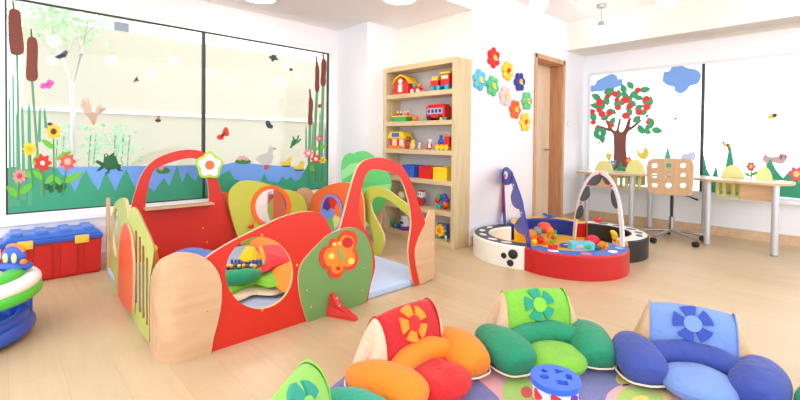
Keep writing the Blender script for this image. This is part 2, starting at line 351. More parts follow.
# ------------------------------------------------------------------ window stickers
LW = Pl((0, WY), (1, WY)); RW = Pl((WX+.03, 0), (WX+.03, 1))
NST = [0]
def sticker(pl, name, label, cat, layers, group=None, base=.0004):
    """layers: (part name, [px polygons], rgb)"""
    NST[0] += 1; step = .0009; base += NST[0]*.00002
    if len(layers) == 1 and layers[0][0] != 'blades':
        mb = MB()
        for p in layers[0][1]: mb.plate(pl, p, 0, base+.001)
        o = mb.build(name, vinyl(layers[0][2])); return tag(o, label, cat, group)
    x = sum(p[0] for p in layers[0][1][0])/len(layers[0][1][0]); y = max(p[1] for p in layers[0][1][0])
    t = thing(name, label, cat, pl.pt(pl.hit(x, y)), group=group)
    for i, (pn, polys, rgb) in enumerate(layers):
        nm = {'legs': 'leg', 'wings': 'wing', 'leaves': 'leaf', 'eyes': 'eye', 'ears': 'ear', 'blades': 'blade'}.get(pn, pn)
        for j, p in enumerate(polys): MB().plate(pl, p, base+i*step if i else 0, base+(i+1)*step+.0001*j).build(nm, vinyl(rgb), t)
    return t
def leaf(x, y, l, w, a):
    a = R(a); return [(x+l*u*math.cos(a)-v*w*math.sin(a), y-l*u*math.sin(a)-v*w*math.cos(a)) for u, v in ((0, 0), (.25, .42), (.55, .5), (.8, .3), (1, 0), (.8, -.3), (.55, -.5), (.25, -.42))]
GRN = (58, 166, 128); LEAF = (62, 170, 84); STEM = (104, 160, 122)
# pond and meadow strips
pond1 = [(56, 167), (90, 166.5), (130, 166), (170, 165.5), (203, 165), (203, 196), (150, 198), (56, 206)]
pond2 = [(205, 168), (218, 166), (226, 164), (236, 162), (262, 164.5), (290, 166.5), (302, 167), (306, 171), (306, 190), (205, 196)]
g1 = [(7.6, 213), (7.6, 168), (14, 166), (22, 170), (34, 168), (48, 166), (57, 168), (62, 175), (67, 176), (74.8, 191.5), (80, 180), (86, 169.5), (91, 180), (98.5, 190.5), (103, 178), (106, 171), (110, 180), (115.4, 191.5), (120, 180), (126, 168.5), (131, 180), (136, 190), (142, 178), (148, 186), (154, 192), (159, 184), (164, 178), (169, 186), (173, 176), (177, 165), (179.5, 174), (182, 183), (187, 172), (191, 177), (195, 181), (199, 174), (203.4, 180), (203.4, 198.2)]
g2 = [(205, 198), (205, 182), (210, 187), (216, 180), (222, 174), (229, 170), (234, 179), (242, 182), (256, 182.5), (261, 181), (264, 173.5), (268, 181), (278, 183), (282.5, 176), (286, 180), (290.5, 176.6), (295, 181), (300, 179), (305, 170), (308, 164), (314, 160), (320, 162), (327.3, 160), (327.3, 188.4)]
pond1 = [p for p in pond1 if p[1] < 175 and p[0] < 204]
pond1 = pond1+[(203.4, 180)]+[p for p in reversed(g1) if 57 <= p[0] <= 199]
pond2 = [p for p in pond2 if p[1] < 175]+[p for p in reversed(g2) if 205 <= p[0] <= 304 and p[1] < 195]
sticker(LW, 'pond_sticker', 'blue pond strip on the left pane of the large window', 'window sticker', [('pond', [pond1], (116, 168, 248))])
sticker(LW, 'pond_sticker', 'blue pond strip on the right pane under the swan', 'window sticker', [('pond', [pond2], (116, 168, 248))])
sticker(LW, 'meadow_sticker', 'jagged green strip along the bottom of the left pane', 'window sticker', [('meadow', [g1], GRN)], base=.0018)
sticker(LW, 'meadow_sticker', 'green wavy strip with peaks along the bottom of the right pane', 'window sticker', [('meadow', [g2], GRN)], base=.0018)
def cattail(label, hx, y0, y1, w, stem, tip, grp='brown cattail stickers'):
    b = [(hx[0]-w*.8, y0+3), (hx[0], y0), (hx[0]+w*.8, y0+3), (hx[0]+w, (y0*2+y1)/3), (hx[1]+w*.9, (y0+2*y1)/3), (hx[1]+w, y1-4), (hx[1]+w*.5, y1), (hx[1]-w*.5, y1), (hx[1]-w, y1-4), (hx[0]-w*.9, (y0+y1)/2)]
    st = []
    for i, (x, y) in enumerate(stem): st.append((x-1.3, y))
    for (x, y) in reversed(stem): st.append((x+1.3, y))
    sticker(LW, 'cattail_sticker', label, 'window sticker', [('stem', [st], STEM), ('seed_head', [cr(b, 4)], BROWN[0] if 0 else (128, 60, 44)), ('tip', [[(hx[0]-1.2, y0+3), (hx[0]-1.8-tip, y0-8), (hx[0]-.2-tip, y0-8), (hx[0]+1, y0+3)]], (128, 60, 44))], group=grp, base=.003)
cattail('larger brown cattail sticker at the upper left corner of the window', (14.5, 17), 9, 55, 7, [(17, 54), (18, 100), (19, 150), (21, 198)], 1)
cattail('brown cattail sticker just right of the tallest left one, hanging lower', (32, 32), 37, 81, 6, [(32, 80), (35, 120), (38, 160), (42, 196)], 0)
cattail('topmost right cattail sticker touching the right window frame', (323.5, 323), 58, 86, 2.8, [(323, 85), (322, 130), (321, 184)], 0)
cattail('brown cattail sticker second from the right window edge', (317, 317), 64, 92, 2.3, [(317, 91), (315, 130), (314, 184)], 0)
cattail('lowest brown cattail sticker near the right side of the window', (310.5, 310), 97, 125, 2.4, [(310, 124), (309, 160), (309, 182)], 0)
def reed(x0, y0, x1, y1, w): return [(x0, y0), (x0+w*.6, y0+6), (x1+w, y1), (x1-w, y1), (x0-w*.6, y0+6)]
for i, (lb, rs) in enumerate((('tall dark green reed stickers at the far left edge', [(9.5, 96, 10, 207, 1.8), (13, 70, 14, 206, 1.6), (17, 110, 18, 206, 2)]), ('green reed stickers below the second cattail', [(22, 104, 24, 200, 2.2), (29, 103, 30, 205, 2.4)]), ('slim green reed sticker beside the sunflower stalk', [(44.5, 106, 46, 128, 1.8), (40, 105, 39, 142, 1.8)]),
        ('cluster of thin green reed stickers at the right window edge', [(306, 124, 306, 150, .9), (313, 118, 312, 150, .9), (320, 110, 319, 150, 1), (325, 126, 325, 182, 1)]))):
    sticker(LW, 'reed_sticker', lb, 'window sticker', [('blades', [reed(*r_) for r_ in rs], (90, 170, 130))], base=.0026)
def flower(pl, label, x, y, r, rgb, ctr, stem=None, leaves=(), k=6, name='flower_sticker', sx=1, base=.004, r2=.38, dot=None):
    ly = [('petals', [flower_pts(x, y, r, k, .32, sx=sx)], rgb), ('center', [ell(x, y, r*r2*sx, r*r2)], ctr)]
    if dot: ly.append(('center_dot', [ell(x, y, r*r2*.5*sx, r*r2*.5)], dot))
    if stem: ly.insert(0, ('stem', [[(x-.8, y), (stem[0]-.8, stem[1]), (stem[0]+.8, stem[1]), (x+.8, y)]], (70, 150, 80)))
    if leaves: ly.insert(0, ('leaves', [leaf(*v) for v in leaves], (110, 200, 60)))
    return sticker(pl, name, label, 'flower sticker', ly, group='flower stickers on the windows', base=base)
flower(LW, 'yellow sunflower sticker with brown centre, tallest left flower', 53.5, 131.5, 8.4, (250, 205, 50), (120, 70, 30), (54, 190), [(55, 149, 17, 6, 145), (56, 160, 18, 7, 28)], k=11, dot=(90, 50, 20))
flower(LW, 'plain yellow daisy sticker between the reeds', 29.5, 149, 7.5, (246, 212, 40), (240, 180, 30), (33, 186), [(33, 165, 13, 6, 60), (33, 178, 14, 6, 145)], k=10)
flower(LW, 'large red flower sticker with white dot below the sunflower', 42.5, 163, 9.5, (226, 46, 36), (250, 250, 240), (44, 196), [(44, 180, 16, 6, 140), (45, 184, 14, 6, 45)], k=7, r2=.25)
flower(LW, 'red and pink speckled flower sticker nearest the frog', 67.5, 161.5, 9, (238, 90, 80), (250, 190, 180), (62, 196), [(62, 182, 21, 7, 20), (62, 184, 12, 6, 140), (70, 178, 14, 6, 22)], k=7)
flower(LW, 'small pink flower sticker at the far left', 19.5, 176, 7.5, (244, 150, 160), (200, 80, 60), (18, 200), [(19, 194, 18, 7, 38), (19, 197, 17, 7, 140), (19, 186, 10, 4, 120)], k=9)
flower(LW, 'pink flower sticker left of the red pair by the ducks', 308, 153, 5, (246, 130, 150), (250, 240, 220), (309, 182), [(309, 172, 9, 3, 60)], base=.005)
flower(LW, 'red and white flower sticker low beside the ducks', 315.5, 159, 5, (230, 60, 60), (250, 230, 220), (315, 182), [(315, 172, 8, 3, 130)], base=.0062)
flower(LW, 'small yellow flower sticker by the right window frame', 322.5, 160, 3.8, (248, 215, 60), (220, 150, 40), (321, 182), (), base=.005)
flower(LW, 'single red flower sticker high among the right reeds', 319, 138.5, 3.2, (230, 70, 70), (250, 200, 190), (319, 160), [(319, 148, 8, 3.5, 20), (319, 150, 8, 3, 150)], base=.005)
S = lambda *a, **k: sticker(LW, *a, **k)
S('leaf_scribble_sticker', 'curly dark green grass tuft sticker under the flowers', 'window sticker', [('grass', [ell(47+i*4.2, 186+(i % 2)*3, 3, 4, 14) for i in range(5)], (36, 110, 62))], base=.0028)
S('frog_sticker', 'dark green sitting frog sticker on the pond edge', 'animal sticker', [('body', [cr([(103, 165), (104, 158), (104, 154.5), (107, 153.5), (109, 155.5), (113, 153), (116, 154.5), (116.5, 158), (118, 163), (117, 168), (111, 169.5), (106, 169)], 4)], (24, 104, 62)), ('legs', [[(104, 163), (97, 160), (95, 162), (101, 166), (96, 171), (99, 171), (105, 167)], [(117, 163), (121, 165), (120, 169), (123, 171), (118, 171), (116, 168)], [(108, 168), (107, 172), (104, 174), (109, 173), (110, 168)]], (20, 90, 52)), ('eyes', [ell(106, 155.5, 1), ell(115, 155, 1)], (230, 230, 120))], base=.004)
S('goose_sticker', 'pale pinkish flying goose sticker with raised wings', 'animal sticker', [('body', [cr([(84, 112), (88, 117), (92, 122), (96, 121), (98, 115), (103, 112), (106, 109), (104, 107.5), (100, 108.5), (97, 111), (95, 112), (90, 112)], 4)], (196, 166, 148)), ('wings', [cr([(85, 113), (81, 106), (82, 101), (84, 97), (86, 103), (88, 97.5), (90, 104), (92, 112)], 3), cr([(94, 113), (97, 107), (100, 104), (101, 107), (98, 113)], 3)], (212, 186, 168)), ('feet', [[(91, 121), (92, 125), (95, 125), (95, 121)]], (226, 150, 60))], base=.003)
S('dragonfly_sticker', 'dark blue grey winged insect sticker near the second cattail', 'animal sticker', [('wings', [[(54, 57), (60, 54), (66, 50), (68, 52), (66, 57), (59, 59)]], (84, 88, 112)), ('body', [ell(61, 56, 5, 1.3, a=-.3)], (40, 42, 60))])
S('butterfly_sticker', 'bright pink butterfly sticker below the cattails', 'animal sticker', [('wings', [cr([(40, 87), (42, 83), (46, 83), (48, 79.5), (52, 80.5), (54.5, 83), (52, 86), (50, 89), (46, 88), (43, 89)], 3)], (240, 90, 190)), ('body', [ell(47.5, 84.5, 3, .8, a=-.4)], (210, 50, 150))])
S('moth_sticker', 'tiny dark red insect sticker in the upper middle', 'animal sticker', [('wings', [[(133, 83), (135, 79), (137, 76), (138, 79), (139, 82), (136, 81)]], (140, 54, 44)), ('body', [ell(135.5, 80, 2.6, .8, a=-.8)], (60, 30, 30))])
S('bumblebee_sticker', 'tiny dark insect sticker to the right of the flying goose', 'animal sticker', [('body', [ell(158, 120.5, 3, 1.7)], (50, 44, 50)), ('wings', [ell(158.5, 117.5, 1.4, 2)], (200, 90, 90))])
S('ladybird_sticker', 'tiny dark ladybird sticker on top of the sunflower', 'animal sticker', [('body', [ell(50, 124, 2.6, 1.5)], (50, 36, 40)), ('spot', [ell(51, 124, .8)], (200, 60, 50))], base=.0085)
S('lily_pad_sticker', 'green lily pad sticker seen through the red arch', 'window sticker', [('pad', [ell(163, 170.5, 7, 3.2)], (56, 140, 62)), ('blossom', [flower_pts(161, 168, 3, 5)], (240, 150, 150))], base=.004)
S('lily_pad_sticker', 'green lily pad sticker with pink blossoms left of the swan', 'window sticker', [('pad', [ell(243, 161.5, 8, 2.6)], (60, 130, 62)), ('blossom', [flower_pts(239.5, 158.5, 2.5, 5), flower_pts(243.5, 158, 2.5, 5), flower_pts(247, 159, 2, 5)], (238, 170, 170))], base=.004)
S('butterfly_sticker', 'red and black butterfly sticker above the pond', 'animal sticker', [('wings', [cr([(222, 134), (224, 128), (227, 127.5), (229, 133), (228, 136), (224, 136)], 3), cr([(222, 134), (217, 136), (218, 139.5), (223, 139.5), (224, 136)], 3)], (222, 62, 40)), ('body', [ell(223, 135, 4, .8, a=-.9)], (50, 20, 20))])
S('bird_sticker', 'small dark flying bird sticker high on the right pane', 'animal sticker', [('body', [cr([(268, 57), (272, 55.5), (271, 53), (274, 55), (277, 54), (276, 57), (279, 60), (275, 60), (272, 62), (271, 59)], 2)], (60, 64, 58))])
S('beetle_sticker', 'tiny dark beetle sticker right of the flying bird', 'animal sticker', [('body', [ell(291, 69.5, 1.8, 1.5)], (56, 56, 62))])
S('butterfly_sticker', 'dark blue butterfly sticker above the swan', 'animal sticker', [('wings', [cr([(266, 121), (269, 121), (271, 124), (273, 126), (272, 128.5), (268, 128), (266, 125)], 3)], (50, 66, 90))])
S('frog_sticker', 'green leaping frog sticker with stretched legs', 'animal sticker', [('body', [cr([(292, 141), (295, 139), (297, 141), (296, 144), (293, 146), (291, 144)], 3)], (40, 120, 72)), ('legs', [[(291, 144), (289.5, 148), (292, 148), (293.5, 145)], [(296, 140), (298, 135), (299.5, 135.5), (297.5, 141)], [(296, 142), (301, 138), (301, 140), (297, 144)], [(293, 140), (292, 136), (294, 137), (295, 140)]], (50, 140, 84))])
S('swan_sticker', 'white swan sticker standing on the pond strip', 'animal sticker', [('body', [cr([(256, 158), (260, 155), (265, 153.5), (268, 152), (269, 148), (271, 146), (274, 147.5), (275.5, 149), (273, 150), (272.5, 154), (273, 159), (270, 164), (264, 165.5), (259, 162)], 4)], (206, 206, 210)), ('feet', [[(264, 165), (264, 169), (267, 169.5), (269, 168), (268, 165)]], (214, 80, 60)), ('beak', [[(273.5, 147.5), (276.5, 149), (273.5, 150)]], (200, 80, 60))], base=.004)
for x, y, lb in ((286, 162, 'yellow duckling sticker nearer to the swan'), (298.5, 166, 'yellow duckling sticker farther right and lower on the pond')):
    S('duckling_sticker', lb, 'animal sticker', [('body', [cr([(x-6, y-1), (x-3, y), (x+1, y-1), (x+1.5, y-4), (x+4.5, y-4.5), (x+6.5, y-2), (x+4.5, y-1), (x+5, y+2), (x+2, y+4), (x-3.5, y+4)], 3)], (238, 214, 72)), ('water_line', [[(x-5, y+3.4), (x+5, y+3.4), (x+3, y+5), (x-3, y+5)]], (60, 90, 110))], base=.004)
S('ladybird_sticker', 'tiny red ladybird sticker among the right cattails', 'animal sticker', [('body', [ell(319.5, 106, 1.6, 2)], (200, 50, 50))], base=.006)
# right window
S = lambda *a, **k: sticker(RW, *a, **k)
SKY = (122, 172, 246)
S('cloud_sticker', 'small blue cloud sticker above the apple tree', 'cloud sticker', [('cloud', [cr([(590.5, 89), (591, 86), (595, 84.5), (597, 80.5), (601, 78.5), (604, 77), (608, 75), (613, 74), (617, 76), (618, 79), (622, 79), (622.5, 84), (618, 87), (612, 88.5), (606, 89.5), (602, 91.5), (596, 91.5), (592, 92)], 4)], SKY)])
S('cloud_sticker', 'large blue cloud sticker left of the dark mullion', 'cloud sticker', [('cloud', [cr([(663, 77), (664, 72), (669, 71), (672, 67.5), (677, 67), (682, 66), (688, 68), (692, 68.5), (697, 70), (701, 74), (700, 80), (697, 84), (690, 86), (687, 90), (681, 93.5), (675, 91), (674, 87), (668, 85.5), (663, 82)], 4)], SKY)])
at = thing('apple_tree_sticker', 'large apple tree sticker with red apples and brown trunk', 'tree sticker', RW.pt(RW.hit(619, 170)))
MB().plate(RW, cr([(614, 170), (614, 150), (613, 134), (608, 131), (600, 129), (596, 126), (602, 126), (608, 128), (606, 122), (609, 122), (611, 127), (615, 131), (617, 128), (619, 119), (621, 120), (619, 130), (622, 132), (625, 128), (628, 120), (631, 119), (630, 127), (637, 122), (640, 119.5), (641, 121.5), (633, 128.5), (627, 134), (626, 150), (627, 170)], 3), 0, .0012).build('trunk', vinyl((122, 62, 50)), at)
rr = random.Random(5)
for lx, ly, la in [(594, 118, 110), (598, 98, 150), (601, 108, 60), (604, 118, 20), (607, 102, 100), (610, 94, 60), (613, 112, 160), (618, 96, 80), (621, 103, 20), (624, 90, 110), (628, 100, 40), (630, 112, 120), (633, 94, 20), (633, 104, 150), (638, 108, 30), (643, 90, 10), (645, 101, 60), (650, 103, 80), (636, 120, 40), (640, 128, -60), (648, 127, 30), (652, 122, 140), (646, 131, -20), (598, 128, -100), (603, 131, -70), (596, 134, -60), (591, 113, 200), (626, 96, 150), (617, 106, 100), (640, 98, 170), (607, 92, 20), (631, 86, 130), (597, 106, 170), (612, 122, 60), (625, 116, 10), (644, 112, 200), (655, 130, -10), (602, 137, -80)]:
    MB().plate(RW, leaf(lx-4*math.cos(R(la)), ly+4*math.sin(R(la)), rr.uniform(10, 12), rr.uniform(5.6, 7), la), .0006, .0022+.00005*len(at.children)).build('leaf', vinyl((64, 168, 116)), at)
for ax, ay, ar in [(592.5, 111.5, 2.2), (600, 102, 3), (608, 96, 2), (615.5, 94, 2.6), (617, 100, 2), (626, 100, 3), (623, 100, 2), (638, 90, 2.4), (646.5, 99, 2.7), (618, 107.5, 2.5), (609.5, 113, 2.6), (602, 114, 2.8), (599, 110, 2.2), (626, 115.5, 2.8), (630, 106, 2.6), (639, 112, 2.8), (647, 107, 3), (593.5, 122.5, 2), (607.5, 122, 1.6), (612, 125.5, 1.9), (648, 122, 1.8), (630, 119, 1.3), (598, 127, 1.5), (647, 116, 1.2)]:
    MB().plate(RW, ell(ax, ay, ar*1.35, ar*1.2, 16), .0018, .0036+.00005*len(at.children)).build('apple', vinyl((236, 64, 60)), at)
def bee(lb, x, y, s_, c1=(240, 200, 60), c2=(60, 54, 70)):
    S('bee_sticker', lb, 'animal sticker', [('body', [ell(x, y, 3*s_, 1.6*s_, a=-.4)], c1), ('stripe', [ell(x+1.5*s_, y-.3*s_, 1.5*s_, 1.1*s_, a=-.4)], c2)])
bee('yellow and grey bee sticker high on the right-hand pane', 772.5, 116, 1.6); bee('tiny bee sticker under the large cloud', 675, 119, .7); bee('tiny bee sticker beside the left edge below the apple tree', 599, 143, .6)
S('dragonfly_sticker', 'red and yellow striped insect sticker just right of the mullion', 'animal sticker', [('wings', [[(721, 141), (724, 141.5), (726, 145), (723, 144)], [(727, 146), (728, 151), (730, 149), (729, 145)]], (220, 70, 60)), ('body', [ell(726.5, 145, 4, 1.8, a=.3)], (230, 190, 70)), ('stripe', [ell(728, 145.3, 1, 1.7, a=.3)], (60, 50, 50))])
S('squirrel_sticker', 'yellow squirrel shaped sticker between tree and office chair', 'animal sticker', [('body', [cr([(640, 158), (643, 159.5), (647, 158), (648.5, 154), (648, 150), (646, 147.5), (643.5, 149), (643, 152), (640, 153), (638, 150), (636, 148.5), (637, 153), (638, 156)], 4)], (238, 208, 80))])
S('rabbit_sticker', 'pale lilac rabbit sticker behind the office chair', 'animal sticker', [('body', [cr([(681, 157), (684, 153.5), (689, 153), (689, 149), (690.5, 149), (691, 152), (693, 151.5), (693.5, 149), (695, 150), (694.5, 153), (696, 157), (693, 161), (683, 161)], 3)], (208, 214, 240))])
S('dog_sticker', 'pinkish brown running puppy sticker on the right-hand pane', 'animal sticker', [('body', [cr([(763, 161), (763, 157), (765.5, 155), (770, 157), (776, 156.5), (779, 156), (780, 154), (785, 154), (787, 156), (786, 160), (784, 163), (780, 164), (776, 163), (771, 163), (768, 166), (765, 166), (766, 163)], 3)], (200, 168, 172)), ('tail', [[(764, 157), (766, 152), (767, 153), (766, 158)]], (190, 150, 156)), ('ears', [ell(781, 157, 1.6, 2.6), ell(786, 157, 1.2, 2)], (150, 110, 122))])
for x, y, r_, c_, lb in ((609, 156, 4, (246, 222, 80), 'yellow flower sticker left of the tree trunk'), (628.5, 160.5, 4.2, (232, 60, 60), 'red flower sticker just right of the tree trunk'), (613, 163.5, 4, (96, 160, 236), 'blue flower sticker at the foot of the trunk'), (751, 166.5, 5, (226, 54, 60), 'red flower sticker with green leaf beside the puppy'), (796.5, 174, 8, (238, 90, 120), 'large pink star flower sticker at the right edge')):
    flower(RW, lb, x, y, r_, c_, (246, 220, 120), (x+.5, y+11), [(x, y+9, 9, 3.5, 30), (x, y+10, 8, 3, 150)], base=.003)
S('grass_sticker', 'green pointed hill sticker filling the right window corner', 'window sticker', [('hill', [[(700, 192), (700, 164), (703, 152), (707, 170), (712, 178), (716, 165), (719, 180), (725, 170), (730, 142), (734, 165), (742, 180), (752, 178), (762, 186), (766, 168), (770, 158), (776, 170), (783, 178), (790, 170), (797, 172), (806, 160), (812, 196), (804, 199), (760, 195)]], (52, 164, 128))], base=.0005)
S('grass_sticker', 'small green tuft sticker between squirrel and rabbit', 'window sticker', [('tuft', [[(660, 178), (664, 160), (668, 146), (671, 160), (674, 178)]], (52, 164, 128))], base=.0015)
S('grass_sticker', 'little green tuft sticker at the foot of the apple tree trunk', 'window sticker', [('tuft', [[(615, 178), (618, 168), (621, 161), (623, 168), (625, 178)]], (52, 164, 128))], base=.0042)
# ------------------------------------------------------------------ fabric flowers on the back wall
BW = Pl((0, FY), (1, FY))
for x, y, c_, ctr, cn in ((492.5, 58, (226, 34, 44), (250, 205, 60), 'red fabric flower, topmost on the wall'), (506.5, 71, (250, 205, 50), (226, 50, 40), 'yellow fabric flower with red centre, second from the top'), (518.5, 82, (44, 54, 160), (250, 205, 60), 'navy blue fabric flower on the wall'),
        (478.5, 80, (90, 190, 220), (250, 210, 70), 'sky blue fabric flower nearest the bookshelf'), (491.5, 86, (84, 196, 130), (250, 205, 60), 'green fabric flower between blue and pink ones'), (504, 96, (248, 200, 206), (250, 205, 60), 'pale pink fabric flower in the middle of the cluster'),
        (525.8, 101, (100, 205, 140), (240, 190, 60), 'light green fabric flower nearest the door'), (514, 109.5, (244, 100, 36), (250, 205, 60), 'orange fabric flower low in the cluster'), (524, 122, (250, 210, 60), (236, 90, 40), 'yellow fabric flower with orange centre, lowest on the wall')):
    q = BW.hit(x, y); r_ = .122
    t = thing('fabric_flower', cn, 'wall decoration', BW.pt(q), group='padded flowers on the back wall')
    a0 = rr.uniform(0, 1)
    m_ = MB()
    for k in range(6):
        a = a0+k*math.pi/3; c0 = BW.pt((q[0]+math.cos(a)*r_*.62, q[1]+math.sin(a)*r_*.62), .018)
        m_.ball(c0, (r_*.34, .018, r_*.34), 14)
    m_.ball(BW.pt(q, .016), (r_*.5, .016, r_*.5), 14)
    m_.build('petals', cloth(c_, .2), t)
    MB().ball(BW.pt(q, .034), (r_*.27, .016, r_*.27), 14).build('center', cloth(ctr, .2), t)
    MB().ball(BW.pt((q[0]+.01, q[1]-.026), .047), (r_*.15, .006, r_*.07), 10).build('smile', PWHITE, t)
# ------------------------------------------------------------------ ceiling lights
def pendant(label, x, y, z, drop_top=2.77):
    t = thing('pendant_lamp', label, 'lamp', (x, y, z), group='globe pendant lamps')
    MB().ball((x, y, z), .085, 20).build('globe', mat((255, 250, 240), .3, 0, emit=5), t)
    MB().lathe([(.03, .0), (.032, .05), (.02, .06), (.004, .062)], (x, y, z+.078), 14).build('socket', STEEL, t)
    MB().tube([(x, y, z+.13), (x, y, drop_top-.02)], .004, 6).build('cord', STEEL, t)
    MB().lathe([(.05, 0), (.055, .012), (.055, .035)], (x, y, drop_top-.035), 18).build('ceiling_rose', STEEL, t)
for x, y, lb in ((5.309, 2.105, 'globe pendant lamp hanging in front of the door wall corner'), (3.759, 2.073, 'globe pendant lamp above the foam play ring, left of the door'), (4.491, 1.176, 'globe pendant lamp right of the one by the door corner, cut by the top edge'), (5.323, .38, 'globe pendant lamp at the right edge of the photo')):
    pendant(lb, x, y, 2.43, 2.755 if y > 2.3 else 2.77)
for x, y in ((.555, 1.375), (.665, -.518), (1.395, .251), (2.273, -.853), (2.19, .956), (3.032, .146), (3.891, -.951), (4.582, .071), (5.195, -.75)):
    pendant('globe pendant lamp outside the frame, reflected in the left window', x, y, 2.43)
for x, y, lb in ((2.8, 3.0, 'round flush ceiling light over the playpen'), (1.823, 3.934, 'round flush ceiling light near the left window'), (1.868, 2.9, 'round flush ceiling light reflected in the left window'), (.7, 3.1, 'round flush ceiling light over the red toy chest')):
    t = thing('ceiling_light', lb, 'lamp', (x, y, 2.468), group='flush ceiling lights')
    MB().lathe([(.12, -.004), (.155, -.018), (.16, 0)], (x, y, 2.468), 28).build('rim', PWHITE, t)
    MB().lathe([(.001, -.03), (.09, -.026), (.125, -.01), (.125, 0)], (x, y, 2.466), 28).build('diffuser', mat((255, 240, 218), .4, 0, emit=14), t)
# ------------------------------------------------------------------ bookshelf and toys
SX0, SX1, SY0, SY1, SH = 3.342, 3.585, 2.735, 3.845, 1.955
SW = SY1
sh = thing('bookshelf', 'tall light wood bookshelf full of toys in the niche', 'shelf', (3.46, 3.27, 0))
MB().bb((SX0, SY0, 0), (SX1, SY0+.05, SH)).build('side_panel', MAPLE, sh, bevel=.002); MB().bb((SX0, SY1-.05, 0), (SX1, SY1, SH)).build('side_panel', MAPLE, sh, bevel=.002)
MB().bb((SX0, SY0+.05, SH-.055), (SX1, SY1-.05, SH)).build('top_panel', wood((216, 196, 158), (204, 182, 142), 'Y', 4), sh)
MB().bb((SX1-.012, SY0+.05, .0), (SX1, SY1-.05, SH-.055)).build('back_panel', mat((206, 204, 208), .6), sh)
BZ = [.06, .375, .69, 1.005, 1.32, 1.635]
for z in BZ: MB().bb((SX0+.002, SY0+.05, z-.05 if z > .1 else 0), (SX1-.012, SY1-.05, z)).build('shelf_board', wood((216, 196, 158), (204, 182, 142), 'Y', 4), sh, bevel=.001)
def toy(name, label, cat, px, z, x=3.44, group='toys on the bookshelf'):
    pl = Pl((x, 0), (x, 1)); s_, _ = pl.hit(px, 150); y = s_
    return thing(name, label, cat, (x, y, z), R(-90), group, local=True)
P = lambda c, r_=.35: mat(c, r_)
cR, cY, cB, cG, cO, cW, cT, cK = P((214, 32, 30)), P((248, 206, 40)), P((46, 96, 206)), P((60, 170, 84)), P((244, 126, 30)), P((240, 238, 232)), P((50, 170, 180)), P((30, 30, 34))
cC = P((240, 214, 180)); cBr = P((140, 76, 44)); cP = P((236, 150, 170)); cV = P((110, 60, 160))
def gable(mb, w, d, h0, h1, z0=0, y0=0):
    p = [(-w/2, h0), (0, h1), (w/2, h0)]
    return mb.poly(p, lambda q, dd: Vector((q[0], dd, q[1]+z0)), y0-d/2, y0+d/2)
t = toy('toy_barn', 'red toy barn with yellow roof trim on the top shelf', 'toy', 404, BZ[5])
b_ = MB().box((0, 0, .075), (.24, .13, .11)); gable(b_, .24, .13, .128, .20); b_.build('body', cR, t, bevel=.003)
rf = MB()
for s_ in (-1, 1): rf.tube([(s_*.135, -.0, .12), (s_*.08, 0, .185), (0, 0, .215)], [(.006, .0)][0][0:1][0], 6)
rf = MB().poly([(-.14, .115), (-.085, .178), (0, .212), (.085, .178), (.14, .115), (.14, .13), (.09, .195), (0, .23), (-.09, .195), (-.14, .13)], lambda q, dd: Vector((q[0], dd, q[1])), -.075, .075); rf.build('roof', cY, t)
MB().box((0, 0, .012), (.25, .14, .022)).build('base', cR, t); MB().box((.0, -.072, .07), (.06, .01, .09)).build('door', cW, t); MB().ball((.0, -.07, .15), (.035, .012, .03)).build('horse_head', cW, t)
t = toy('toy_tractor', 'small red toy tractor with white and orange figures beside barn', 'toy', 416, BZ[5], 3.385)
MB().box((0, 0, .035), (.14, .06, .04)).build('body', cR, t, bevel=.004)
for x in (-.04, .05): MB().lathe([(.02, 0), (.02, .08)], (x, .04, .02), 14, M=Matrix.Rotation(R(90), 3, 'X')).build('wheel', cW, t)
MB().ball((-.03, 0, .08), .025).build('blue_figure', cT, t); MB().ball((.04, 0, .075), .025).build('orange_figure', cO, t)
t = toy('toy_truck', 'colourful block truck with yellow cab on the top shelf', 'toy', 442, BZ[5])
MB().box((0, 0, .045), (.27, .11, .02)).build('chassis', cB, t, bevel=.003)
for x in (-.1, -.02, .1): MB().lathe([(.028, 0), (.028, .12)], (x, .06, .028), 16, M=Matrix.Rotation(R(90), 3, 'X')).build('wheel', cT, t)
MB().box((-.08, 0, .085), (.11, .1, .06)).build('cargo_box', cR, t, bevel=.003); MB().box((-.08, 0, .135), (.08, .08, .045)).build('load', cY, t, bevel=.004)
MB().box((.07, 0, .11), (.12, .1, .11)).build('cab', cR, t, bevel=.004); MB().box((.07, 0, .18), (.13, .11, .02)).build('cab_roof', cY, t, bevel=.003); MB().box((.07, -.052, .135), (.09, .006, .04)).build('window', cC, t)
t = toy('toy_boat', 'green and yellow toy boat carrying little figures', 'toy', 402, BZ[4])
MB().poly([(-.12, .06), (.12, .06), (.10, 0), (-.10, 0)], lambda q, dd: Vector((q[0], dd, q[1])), -.05, .05).build('hull', cG, t, bevel=.004); MB().box((0, 0, .065), (.25, .11, .016)).build('deck', cY, t, bevel=.003)
for x, c_ in ((-.08, cR), (-.02, cB), (.04, cO), (.09, cR)):
    b_ = MB().lathe([(.018, 0), (.014, .03)], (x, 0, .072), 12).build('figure_body', c_, t); MB().ball((x, 0, .115), .016, 10).build('figure_head', cC, b_)
t = MB().ball((3.42, Pl((3.42, 0), (3.42, 1)).hit(415, 150)[0], BZ[4]+.036), .036, 18).build('toy_ball', cO); tag(t, 'small orange ball between toy boat and red bus', 'ball')
t = toy('toy_bus', 'red double deck toy bus with blue windows', 'toy', 438, BZ[4])
MB().box((0, 0, .09), (.27, .12, .13)).build('body', cR, t, bevel=.012); MB().box((0, 0, .163), (.24, .1, .02)).build('roof', cR, t, bevel=.008)
MB().box((0, -.062, .1), (.22, .006, .06)).build('side_stripe', P((170, 180, 230)), t)
for i in range(4): MB().box((-.08+i*.053, -.066, .1), (.03, .006, .035)).build('window', P((70, 40, 90)), t)
